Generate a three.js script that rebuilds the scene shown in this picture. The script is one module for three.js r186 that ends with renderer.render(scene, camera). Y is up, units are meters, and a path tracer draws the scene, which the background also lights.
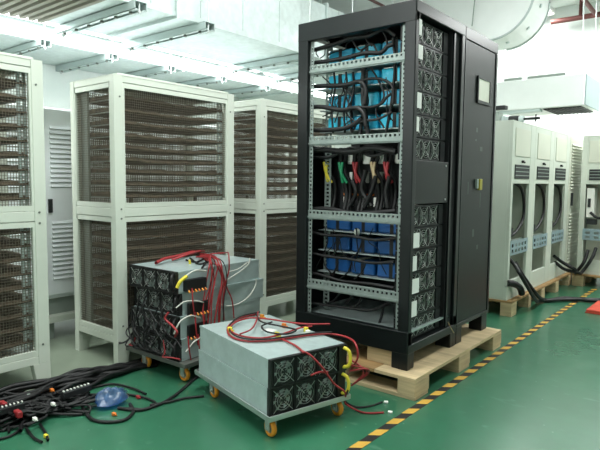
import * as THREE from 'three';
import { RectAreaLightUniformsLib } from 'three/addons/lights/RectAreaLightUniformsLib.js';
import { RoundedBoxGeometry } from 'three/addons/geometries/RoundedBoxGeometry.js';
import { mergeGeometries } from 'three/addons/utils/BufferGeometryUtils.js';

// ------------------------------------------------------------------ camera, light, exposure
const scene = new THREE.Scene();
scene.background = new THREE.Color(0x000000);
const F_PX = 552.26, YAW = 39.1265 * Math.PI / 180, PITCH = 4.5889 * Math.PI / 180, ROLL = 0.5992 * Math.PI / 180;
const EYE = new THREE.Vector3(1.4465, 1.191, 2.7504);
const camera = new THREE.PerspectiveCamera(2 * Math.atan(225 / F_PX) * 180 / Math.PI, 600 / 450, 0.05, 60);
const FW = new THREE.Vector3(-Math.sin(YAW) * Math.cos(PITCH), -Math.sin(PITCH), -Math.cos(YAW) * Math.cos(PITCH));
const R0 = new THREE.Vector3(Math.cos(YAW), 0, -Math.sin(YAW)), U0 = new THREE.Vector3().crossVectors(R0, FW);
const RT = R0.clone().multiplyScalar(Math.cos(ROLL)).addScaledVector(U0, Math.sin(ROLL));
const UP = U0.clone().multiplyScalar(Math.cos(ROLL)).addScaledVector(R0, -Math.sin(ROLL));
camera.position.copy(EYE);
camera.quaternion.setFromRotationMatrix(new THREE.Matrix4().makeBasis(RT, UP, FW.clone().negate()));
camera.updateMatrixWorld();
scene.add(camera);

const renderer = new THREE.WebGLRenderer({ antialias: true });
renderer.toneMapping = THREE.LinearToneMapping;
renderer.toneMappingExposure = 0.78;
renderer.shadowMap.enabled = true;
RectAreaLightUniformsLib.init();
// every lamp: [x, y, z, length along z, width, radiance]; the fittings are built in ceilingLight() below
const LAMPS = [
  [-2.79, 2.42, 1.6, 2.3, 0.46, 19], [-2.79, 2.42, -0.8, 2.3, 0.46, 19], [-2.79, 2.42, -3.2, 2.3, 0.46, 19],
  [-0.5, 3.3, 1.3, 2.4, 0.3, 50], [-0.4, 3.4, -1.0, 2.2, 0.3, 22], [-0.9, 3.45, -4.7, 1.2, 0.3, 70],  // last one is unseen, added to whiten the end wall
  [1.4, 3.45, 1.6, 2.4, 0.3, 8], [1.4, 3.45, -1.2, 2.4, 0.3, 19], [1.0, 3.2, -4.2, 1.8, 0.3, 80],  // last one likewise added out of view to brighten the end wall
  [3.6, 3.45, -1.2, 2.4, 0.3, 5],
];
// unseen window, added behind the camera to put glare on the black cabinet: [x0, x1, y0, y1, radiance]
const ADDED_DAYLIGHT = [-3.9, -1.1, 2.0, 3.5, 4.8];
const LAMP_COLOR = new THREE.Color().setRGB(0.97, 1.0, 0.985);

// ------------------------------------------------------------------ helpers
// a pixel of the 600x450 frame gives a direction; the plane it is cut with gives the distance
const ray = (u, v) => FW.clone().multiplyScalar(F_PX).addScaledVector(RT, u - 300).addScaledVector(UP, -(v - 225));
const cut = (u, v, ax, val) => { const d = ray(u, v); return EYE.clone().addScaledVector(d, (val - EYE[ax]) / d[ax]); };
const atY = (u, v, y) => cut(u, v, 'y', y), atX = (u, v, x) => cut(u, v, 'x', x), atZ = (u, v, z) => cut(u, v, 'z', z);

let seed = 20240;
const rnd = () => { seed = (seed * 1664525 + 1013904223) >>> 0; return seed / 4294967296; };
const rr = (a, b) => a + (b - a) * rnd();
const V = (x, y, z) => new THREE.Vector3(x, y, z);
const names = {};
function numbered(n) { if (!(n in names)) { names[n] = 0; return n; } names[n]++; return n + '_' + String(names[n]).padStart(3, '0'); }
function strip(g) { const k = g.index ? g.toNonIndexed() : g; for (const a of Object.keys(k.attributes)) if (!['position', 'normal', 'uv'].includes(a)) k.deleteAttribute(a); return k; }
function boxUV(g) {
  const p = g.attributes.position, n = g.attributes.normal, uv = new Float32Array(p.count * 2);
  for (let i = 0; i < p.count; i++) {
    const ax = Math.abs(n.getX(i)), ay = Math.abs(n.getY(i)), az = Math.abs(n.getZ(i));
    const x = p.getX(i), y = p.getY(i), z = p.getZ(i);
    if (ay >= ax && ay >= az) { uv[2 * i] = x; uv[2 * i + 1] = z; } else if (ax >= az) { uv[2 * i] = z; uv[2 * i + 1] = y; } else { uv[2 * i] = x; uv[2 * i + 1] = y; }
  }
  g.setAttribute('uv', new THREE.BufferAttribute(uv, 2)); return g;
}
function merge(gs) { const a = (Array.isArray(gs) ? gs : [gs]).map(strip); return boxUV(a.length === 1 ? a[0] : mergeGeometries(a)); }
// box given by its limits
function bx(x0, x1, y0, y1, z0, z1, r = 0) {
  const w = Math.abs(x1 - x0), h = Math.abs(y1 - y0), d = Math.abs(z1 - z0);
  const g = r > 0 ? new RoundedBoxGeometry(w, h, d, 1, Math.min(r, w / 2.01, h / 2.01, d / 2.01)) : new THREE.BoxGeometry(w, h, d);
  return g.translate((x0 + x1) / 2, (y0 + y1) / 2, (z0 + z1) / 2);
}
function cyl(r, a, b, seg = 10, r2 = r) {
  const d = b.clone().sub(a), g = new THREE.CylinderGeometry(r2, r, d.length(), seg);
  g.applyQuaternion(new THREE.Quaternion().setFromUnitVectors(V(0, 1, 0), d.normalize()));
  return g.translate((a.x + b.x) / 2, (a.y + b.y) / 2, (a.z + b.z) / 2);
}
function tube(pts, r, seg = 0, rad = 6) { return new THREE.TubeGeometry(new THREE.CatmullRomCurve3(pts, false, 'centripetal'), seg || Math.max(8, pts.length * 6), r, rad, false); }
function extr(pts2, depth, holes = []) {
  const s = new THREE.Shape(pts2.map(p => new THREE.Vector2(p[0], p[1])));
  for (const h of holes) s.holes.push(h);
  return new THREE.ExtrudeGeometry(s, { depth, bevelEnabled: false, curveSegments: 8 });
}
function meshOf(name, g, m) { const o = new THREE.Mesh(g, m); o.name = name; o.castShadow = o.receiveShadow = true; return o; }
function thing(name, label, category, base = [0, 0, 0], group, turn = 0) {
  const o = new THREE.Group(); o.name = numbered(name); scene.add(o); o.position.set(...base); o.rotation.y = turn;
  o.userData = { label, category }; if (group) o.userData.group = group; return o;
}
// a part whose shapes are given in the thing's own frame
function part(parent, name, gs, m, label) { const o = meshOf(name, merge(gs), m); parent.add(o); if (label) o.userData.label = label; return o; }
// a part whose shapes are given in world coordinates (things that are not turned)
function wpart(t, name, gs, m, label) { const g = merge(gs); g.translate(-t.position.x, -t.position.y, -t.position.z); return part0(t, name, g, m, label); }
function part0(parent, name, g, m, label) { const o = meshOf(name, g, m); parent.add(o); if (label) o.userData.label = label; return o; }
// a thing that is one mesh, shapes in world coordinates
function solo(name, gs, m, label, category, group) {
  const g = merge(gs); g.computeBoundingBox(); const b = g.boundingBox, c = b.getCenter(V(0, 0, 0)); c.y = b.min.y; g.translate(-c.x, -c.y, -c.z);
  const o = meshOf(numbered(name), g, m); o.position.copy(c); scene.add(o); o.userData = { label, category }; if (group) o.userData.group = group; return o;
}
function struct(name, gs, m) { const o = meshOf(numbered(name), merge(gs), m); scene.add(o); o.userData = { kind: 'structure' }; return o; }
function dup(root, pos, turn, label, group) {
  const c = root.clone(); c.name = numbered(root.name.replace(/_\d{3}$/, '')); scene.add(c); c.position.set(...pos); if (turn !== undefined) c.rotation.y = turn;
  c.userData = { ...root.userData }; if (label) c.userData.label = label; if (group) c.userData.group = group; return c;
}
const ORD = ['top', 'second', 'third', 'fourth', 'fifth', 'sixth', 'seventh', 'eighth', 'ninth', 'tenth', 'eleventh', 'twelfth', 'thirteenth', 'fourteenth', 'fifteenth', 'sixteenth', 'seventeenth', 'eighteenth'];
const ordFromTop = i => i === 0 ? 'topmost' : ORD[i] + ' from the top';

// ------------------------------------------------------------------ textures and materials
function hash(x, y, s) { let h = (x * 374761393 + y * 668265263 + s * 974634777) | 0; h = Math.imul(h ^ (h >>> 13), 1274126177); return ((h ^ (h >>> 16)) >>> 0) / 4294967296; }
function vnoise(x, y, px, py, s) {
  const xi = Math.floor(x), yi = Math.floor(y), fx = x - xi, fy = y - yi, u = fx * fx * (3 - 2 * fx), v = fy * fy * (3 - 2 * fy);
  const m = (a, p) => ((a % p) + p) % p, h = (i, j) => hash(m(i, px), m(j, py), s);
  return (h(xi, yi) * (1 - u) + h(xi + 1, yi) * u) * (1 - v) + (h(xi, yi + 1) * (1 - u) + h(xi + 1, yi + 1) * u) * v;
}
function fbm(u, v, fx, fy, oct, s) { let a = 0, w = 0.5, t = 0; for (let i = 0; i < oct; i++) { a += w * vnoise(u * fx, v * fy, fx, fy, s + i); t += w; fx *= 2; fy *= 2; w *= 0.5; } return a / t; }
function tex(n, fn, metres, srgb) {
  const d = new Uint8Array(n * n * 4);
  for (let j = 0; j < n; j++) for (let i = 0; i < n; i++) { const c = fn(i / n, j / n); const k = 4 * (j * n + i); d[k] = c[0]; d[k + 1] = c[1]; d[k + 2] = c[2]; d[k + 3] = 255; }
  const t = new THREE.DataTexture(d, n, n); t.wrapS = t.wrapT = THREE.RepeatWrapping; t.magFilter = THREE.LinearFilter; t.minFilter = THREE.LinearMipmapLinearFilter; t.generateMipmaps = true;
  t.repeat.set(1 / metres, 1 / metres); if (srgb) t.colorSpace = THREE.SRGBColorSpace; t.needsUpdate = true; return t;
}
const cl = v => Math.max(0, Math.min(255, v));
const tint = (c, k) => [cl(c[0] * k), cl(c[1] * k), cl(c[2] * k)];
const std = (c, rough, metal = 0, extra = {}) => new THREE.MeshStandardMaterial({ color: c, roughness: rough, metalness: metal, ...extra });

const floorTex = tex(1024, (u, v) => {
  const a = fbm(u, v, 5, 5, 4, 3), b = fbm(u, v, 60, 60, 2, 9), sc = fbm(u, v, 40, 90, 3, 21);
  let k = 0.86 + 0.24 * a + 0.07 * (b - 0.5); let c = tint([48, 105, 78], k);
  const s1 = Math.max(0, sc - 0.74) * 1.6, sp = hash(Math.floor(u * 512), Math.floor(v * 512), 5) > 0.9993 ? 0.5 : 0;
  const m = Math.min(0.5, s1 + sp); return [c[0] + (170 - c[0]) * m, c[1] + (190 - c[1]) * m, c[2] + (175 - c[2]) * m];
}, 4, true);
const floorRough = tex(512, (u, v) => { const a = fbm(u, v, 6, 6, 5, 31), b = fbm(u, v, 40, 40, 2, 33); const r = cl((0.2 + 0.18 * a + 0.06 * b) * 255); return [r, r, r]; }, 3.1);
const woodTex = tex(512, (u, v) => {
  const w = fbm(u, v, 3, 40, 4, 51), f = fbm(u, v, 6, 160, 2, 57), k = fbm(u, v, 5, 5, 3, 61);
  return tint([205, 182, 142], 0.80 + 0.22 * w + 0.12 * (f - 0.5) + 0.14 * (k - 0.5));
}, 0.9, true);
const paintTex = tex(256, (u, v) => { const a = fbm(u, v, 4, 4, 4, 71); return tint([255, 255, 255], 0.94 + 0.07 * a); }, 1.1, true);
const galvTex = tex(512, (u, v) => { const a = fbm(u, v, 24, 24, 3, 81), b = fbm(u, v, 4, 4, 3, 83); return tint([255, 255, 255], 0.86 + 0.1 * a + 0.06 * b); }, 0.8, true);
const galvRough = tex(256, (u, v) => { const a = fbm(u, v, 16, 16, 4, 91); const r = cl((0.3 + 0.3 * a) * 255); return [r, r, r]; }, 0.7);
const brownTex = tex(256, (u, v) => { const a = fbm(u, v, 20, 20, 4, 101), b = fbm(u, v, 90, 6, 2, 103); return tint([104, 90, 70], 0.5 + 0.6 * a + 0.3 * (b - 0.5)); }, 0.5, true);
const matTex = tex(256, (u, v) => { const a = fbm(u, v, 12, 12, 4, 111); return tint([200, 74, 52], 0.85 + 0.25 * a); }, 0.6, true);

const filmBump = tex(256, (u, v) => { const a = cl(255 * fbm(u, v, 6, 6, 4, 131)); return [a, a, a]; }, 0.35);

const M = {
  floor: new THREE.MeshPhysicalMaterial({ map: floorTex, roughnessMap: floorRough, roughness: 1, metalness: 0, clearcoat: 0.55, clearcoatRoughness: 0.2 }),
  greyFloor: std(0x8a9684, 1, 0, { map: paintTex, roughnessMap: floorRough }),
  wall: std(0xe9eeea, 0.85, 0, { map: paintTex }), ceil: std(0xe4e8e4, 0.9, 0, { map: paintTex }),
  rack: std(0xccd3c6, 0.45, 0, { map: paintTex }), rackDark: std(0x8d9890, 0.5), screw: std(0x6d736c, 0.4, 0.6),
  mesh: std(0x665f51, 0.7, 0.1), brown: std(0xffffff, 0.85, 0, { map: brownTex }), backMesh: std(0x8d8a7e, 0.75),
  louver: std(0xf0f6f8, 0.45, 0, { map: paintTex }), beige: std(0xcfd2c2, 0.5, 0, { map: paintTex }), darkSlot: std(0x1d2122, 0.6),
  black: new THREE.MeshPhysicalMaterial({ color: 0x0c1112, roughness: 0.34, specularIntensity: 0.75, map: paintTex }), blackMatte: std(0x131517, 0.65), panel: new THREE.MeshPhysicalMaterial({ color: 0x121616, roughness: 0.42, specularIntensity: 0.6 }),
  galv: std(0xc8d3d1, 1, 0.55, { map: galvTex, roughnessMap: galvRough }), steel: std(0xc2c8c6, 0.35, 0.8), strut: std(0xb3c0be, 0.45, 0.5), rail: std(0x8f9b96, 0.45, 0.35, { map: galvTex }),
  module: std(0xb6c8c6, 0.36, 0.2, { map: galvTex }), fanFrame: std(0x141515, 0.5), guard: std(0xb9bdb9, 0.28, 0.9), blade: std(0x2b2d2c, 0.35),
  wood: std(0xffffff, 0.8, 0, { map: woodTex, bumpMap: woodTex, bumpScale: 0.0008 }), woodDark: std(0xcbb79c, 0.85, 0, { map: woodTex }),
  yellow: std(0xd9a924, 0.55), tapeBlack: std(0x1c1b18, 0.55), tapeYellow: std(0xc39a3c, 0.6), amber: std(0xd98a1a, 0.4),
  cable: std(0x0b0b0c, 0.55), red: std(0x98282c, 0.45), white: std(0xe8e8e0, 0.5), whiteCable: std(0xc2c3ba, 0.5), green: std(0x1c8a5c, 0.5), yellowTape: std(0xe0cf3c, 0.5),
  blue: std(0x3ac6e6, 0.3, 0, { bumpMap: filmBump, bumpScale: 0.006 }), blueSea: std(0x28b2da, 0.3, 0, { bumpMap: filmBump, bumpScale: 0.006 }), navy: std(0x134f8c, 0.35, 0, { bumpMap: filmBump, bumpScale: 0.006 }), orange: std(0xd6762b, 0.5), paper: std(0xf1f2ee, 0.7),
  bracket: std(0x93a9b0, 0.45, 0.3), mat: std(0xffffff, 0.8, 0, { map: matTex }), pipe: std(0x5a2a24, 0.55), acWhite: std(0xf0f3f1, 0.45, 0, { map: paintTex }), acGrey: std(0xb7c4c2, 0.5), acEnd: std(0x8a9a99, 0.5, 0.3), deckDark: std(0x5f625c, 0.5, 0.3),
  glow: new THREE.MeshStandardMaterial({ color: 0xffffff, emissive: LAMP_COLOR, emissiveIntensity: 3, roughness: 0.6 }),
  bag: new THREE.MeshPhysicalMaterial({ color: 0x7fb0e0, roughness: 0.3, transmission: 0.85, thickness: 0 }),
};

// ------------------------------------------------------------------ the room
const X0 = -4.0, X1 = 5.0, Z0 = -5.6, Z1 = 3.9, HC = 3.62;
struct('floor', bx(-1.5, X1 + 0.1, -0.1, 0, Z0 - 0.1, Z1 + 0.1), M.floor);
struct('floor', bx(X0 - 0.1, -1.5, -0.1, 0, Z0 - 0.1, Z1 + 0.1), M.greyFloor);
struct('ceiling', bx(X0 - 0.1, X1 + 0.1, HC, HC + 0.1, Z0 - 0.1, Z1 + 0.1), M.ceil);
struct('wall_left', bx(X0 - 0.1, X0, 0, HC, Z0, Z1), M.wall);
struct('wall_right', bx(X1, X1 + 0.1, 0, HC, Z0, Z1), M.wall);
struct('wall_back', bx(X0 - 0.1, X1 + 0.1, 0, HC, Z0 - 0.1, Z0), M.wall);
{
  const [a, b, c, d, L] = ADDED_DAYLIGHT;
  struct('wall_front', [bx(X0 - 0.1, a, 0, HC, Z1, Z1 + 0.1), bx(b, X1 + 0.1, 0, HC, Z1, Z1 + 0.1), bx(a, b, 0, c, Z1, Z1 + 0.1), bx(a, b, d, HC, Z1, Z1 + 0.1)], M.wall);
  const w = struct('added_window_1', [bx(a, b, c, c + 0.05, Z1 + 0.01, Z1 + 0.09), bx(a, b, d - 0.05, d, Z1 + 0.01, Z1 + 0.09), bx(a, a + 0.05, c, d, Z1 + 0.01, Z1 + 0.09), bx(b - 0.05, b, c, d, Z1 + 0.01, Z1 + 0.09), bx((2 * a + b) / 3 - 0.025, (2 * a + b) / 3 + 0.025, c, d, Z1 + 0.01, Z1 + 0.09), bx((a + 2 * b) / 3 - 0.025, (a + 2 * b) / 3 + 0.025, c, d, Z1 + 0.01, Z1 + 0.09)], M.acWhite);
  for (let k = 0; k < 3; k++) part(w, 'pane', bx(a + (b - a) * k / 3, a + (b - a) * (k + 1) / 3, c, d, Z1 + 0.055, Z1 + 0.06), M.glow);  // glowing panes of the added window
  const l = new THREE.RectAreaLight(new THREE.Color().setRGB(0.94, 1, 0.97), L, b - a - 0.1, d - c - 0.1); l.position.set((a + b) / 2, (c + d) / 2, Z1 - 0.005); scene.add(l);
}

function ceilingLight([x, y, z, len, wid, L], label) {
  const t = thing('ceiling_light', label, 'light', [x, y, z], 'long ceiling lamps');
  part(t, 'housing', bx(-wid / 2 - 0.02, wid / 2 + 0.02, 0.012, 0.075, -len / 2 - 0.03, len / 2 + 0.03, 0.01), M.acWhite);
  part(t, 'diffuser', bx(-wid / 2, wid / 2, 0, 0.012, -len / 2, len / 2), M.glow);
  const rods = []; for (const s of [-1, 1]) rods.push(cyl(0.006, V(0, 0.07, s * len * 0.35), V(0, HC - y + 0.002, s * len * 0.35), 6));
  part(t, 'hanger', rods, M.steel);
  const l = new THREE.RectAreaLight(LAMP_COLOR, L, wid, len); l.position.set(0, -0.004, 0); l.rotation.x = -Math.PI / 2; t.add(l);
}
LAMPS.forEach((l, i) => ceilingLight(l, i < 3 ? 'long white lamp hanging in the gap between the two metal ducts' : 'unseen long white lamp fixed under the white ceiling'));

// hazard tape: one strip, with each yellow slash a piece of its own
{
  const t = thing('floor_tape', 'black and yellow hazard tape stuck along the green floor beside the pallets', 'tape', [0.142, 0, 0]);
  part(t, 'tape_base', bx(-0.024, 0.024, 0, 0.0012, -4.2, 1.6), M.tapeBlack);
  for (let i = 0; i < 36; i++) {
    const z = 1.5 - i * 0.1605; const g = new THREE.BufferGeometry(); const a = 0.039, s = 0.018, w = 0.024, y = 0.0018;
    const sh = extr([[-w, -a + s], [w, -a - s], [w, a - s], [-w, a + s]], 0.001); sh.rotateX(Math.PI / 2); sh.translate(0, y, z);
    part(t, 'yellow_stripe', sh, M.tapeYellow);
  }
}

// ------------------------------------------------------------------ ducts, hangers and pipes overhead
function rectDuct(x0, x1, y0, y1, z0, z1, label, seams) {
  const t = thing('air_duct', label, 'duct', [(x0 + x1) / 2, y0, (z0 + z1) / 2]);
  wpart(t, 'duct_body', bx(x0, x1, y0, y1, z0, z1), M.galv);
  for (const z of seams) {
    const f = 0.022;
    wpart(t, 'flange', [bx(x0 - f, x1 + f, y0 - f, y0, z - 0.012, z + 0.012), bx(x0 - f, x1 + f, y1, y1 + f, z - 0.012, z + 0.012), bx(x0 - f, x0, y0, y1, z - 0.012, z + 0.012), bx(x1, x1 + f, y0, y1, z - 0.012, z + 0.012)], M.galv);
  }
  // cross seams of the sheet on the visible side
  for (let z = z1 - 0.3; z > z0; z -= 0.42) wpart(t, 'seam', bx(x1, x1 + 0.006, y0, y1, z - 0.006, z + 0.006), M.galv);
  wpart(t, 'edge_angle', [bx(x1 - 0.03, x1 + 0.008, y0 - 0.006, y0 + 0.03, z0, z1)], M.galv);
  return t;
}
const duct1 = rectDuct(-2.5, -1.65, 2.3, 2.78, -5.55, 2.9, 'wide galvanised duct with ribbed collar running above the mesh racks', [0.3, -1.4, -3.0, 2.2]);
for (let i = 0; i < 13; i++) wpart(duct1, 'collar_rib', bx(-2.44, -1.62, 2.262, 2.3, 0.84 + i * 0.062, 0.87 + i * 0.062), M.backMesh, i ? undefined : 'dark grey rib of the duct collar');
rectDuct(-3.97, -3.08, 2.3, 2.78, -5.55, 2.9, 'galvanised duct running along the white wall', [1.0, -0.9, -2.6]);

function trapeze(xa, xb, z, label) {
  const t = thing('strut_hanger', label, 'hanger', [(xa + xb) / 2, 2.25, z], 'strut hangers under the ducts');
  const y0 = 2.245, y1 = 2.2985, w = 0.045;
  wpart(t, 'channel', [bx(xa, xb, y1 - 0.004, y1, z - w, z + w), bx(xa, xb, y0, y1, z - w, z - w + 0.004), bx(xa, xb, y0, y1, z + w - 0.004, z + w), bx(xa, xb, y0, y0 + 0.004, z - w, z - 0.014), bx(xa, xb, y0, y0 + 0.004, z + 0.014, z + w)], M.strut);
  for (let i = 0; i < 6; i++) wpart(t, 'bolt', cyl(0.012, V(xa + (xb - xa) * (i + 0.5) / 6, y0 - 0.014, z + 0.02), V(xa + (xb - xa) * (i + 0.5) / 6, y0 + 0.001, z + 0.02), 8), M.screw);
  for (const x of [xa + 0.02, xb - 0.02]) wpart(t, 'threaded_rod', [cyl(0.007, V(x, y0 - 0.02, z), V(x, HC, z), 6), cyl(0.014, V(x, y0 - 0.012, z), V(x, y0, z), 6), cyl(0.014, V(x, y1, z), V(x, y1 + 0.012, z), 6)], M.steel);
}
for (const z of [0.63, 0.06, -1.1, -1.75, -2.5]) trapeze(-2.57, -1.58, z, 'bolted steel strut hanger carrying the duct above the mesh racks');
for (const z of [0.53, -0.08, -0.72, -1.4, -2.1]) trapeze(-3.96, -3.01, z, 'bolted steel strut hanger carrying the duct along the white wall');

// elbow duct: comes along x, turns up into the ceiling
{
  const t = thing('elbow_duct', 'large white duct with a rounded elbow turning up to the ceiling', 'duct', [-1.0, 2.66, -3.4]);
  const R = 0.42, cx = -0.73, cy = 2.66 + R, pts = [[-1.62, 2.66]];
  for (let i = 0; i <= 14; i++) { const a = -Math.PI / 2 + Math.PI / 2 * i / 14; pts.push([cx + R * Math.cos(a), cy + R * Math.sin(a)]); }
  pts.push([cx + R, HC], [-1.0, HC], [-1.0, 3.24], [-1.62, 3.24]);
  wpart(t, 'duct_body', extr(pts, 0.5).translate(0, 0, -3.5), M.acWhite);
  for (const zz of [-3.0, -3.51]) {
    const arc = []; for (let i = 0; i <= 16; i++) { const a = -Math.PI / 2 + Math.PI / 2 * i / 16; arc.push(V(cx + (R + 0.004) * Math.cos(a), cy + (R + 0.004) * Math.sin(a), zz)); }
    wpart(t, 'rim_seam', tube(arc, 0.012, 24, 6), M.galv);
  }
  for (let i = 2; i < 14; i += 5) { const a = -Math.PI / 2 + Math.PI / 2 * i / 14; wpart(t, 'rivet', cyl(0.02, V(cx + (R - 0.004) * Math.cos(a), cy + (R - 0.004) * Math.sin(a), -3.25), V(cx + (R + 0.012) * Math.cos(a), cy + (R + 0.012) * Math.sin(a), -3.25), 8), M.galv); }
}
// air unit hung in front of the end wall
{
  const t = thing('air_unit', 'white suspended air unit with dark grille underneath, hung on thin rods', 'air unit', [-0.45, 2.03, -4.15]);
  const x0 = -0.95, x1 = 0.005, y0 = 2.03, y1 = 2.37, z0 = -4.55, z1 = -3.82;
  wpart(t, 'casing', bx(x0, x1, y0, y1, z0, z1, 0.012), M.acWhite);
  wpart(t, 'end_panel', bx(x1, x1 + 0.012, y0 + 0.01, y1 - 0.01, z0 + 0.01, z1 - 0.02), M.acEnd);
  wpart(t, 'grille', bx(-0.42, -0.03, y0 - 0.012, y0, z0 + 0.1, z1 - 0.05), M.darkSlot);
  for (let i = 0; i < 9; i++) wpart(t, 'grille_slat', bx(-0.41 + i * 0.043, -0.40 + i * 0.043, y0 - 0.018, y0 - 0.012, z0 + 0.1, z1 - 0.05), M.blackMatte);
  wpart(t, 'inlet_lip', bx(x0, -0.45, y0 - 0.03, y0, z1 - 0.12, z1 - 0.02), M.acGrey);
  for (const [a, b] of [[-0.86, -0.66], [-0.6, -0.2]]) wpart(t, 'bracket', bx(a, b, y1, y1 + 0.03, z1 - 0.06, z1 - 0.01), M.rackDark);
  for (const [x, z] of [[-0.06, -3.9], [-0.06, -4.5], [-0.9, -3.9], [-0.9, -4.5]]) wpart(t, 'hanging_rod', cyl(0.006, V(x, y1 - 0.01, z), V(x, HC, z), 6), M.steel);
}
// brown steel pipes near the end wall
{
  const t = thing('pipe_frame', 'dark red-brown steel pipe frame along the top of the end wall', 'pipe', [0, 3.4, -5.3]);
  const a = atZ(553, 21.5, -5.35), b = atZ(600, 12, -5.35);
  wpart(t, 'main_pipe', cyl(0.035, V(a.x - 0.02, 3.37, -5.35), V(3.5, 3.37, -5.35), 12), M.pipe);
  wpart(t, 'riser', cyl(0.022, V(b.x - 0.23, 3.37, -5.35), V(b.x - 0.23, HC, -5.35), 8), M.pipe);
  wpart(t, 'cross_pipe', cyl(0.028, V(b.x - 0.05, 3.38, -5.35), V(b.x - 0.05, 3.46, -2.9), 10), M.pipe);
  for (const x of [0.6, 2.0, 3.2]) wpart(t, 'clamp', bx(x - 0.02, x + 0.02, 3.33, HC, -5.372, -5.328), M.pipe);
}
solo('sprinkler_pipe', [cyl(0.018, V(-2.32, 3.42, -5.5), V(-2.32, 3.42, -0.5), 8), cyl(0.008, V(-2.32, 3.42, -2.6), V(-2.32, HC, -2.6), 6), cyl(0.008, V(-2.32, 3.42, -4.6), V(-2.32, HC, -4.6), 6)], M.pipe, 'thin red pipe hung under the ceiling behind the open black cabinet', 'pipe');

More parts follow.
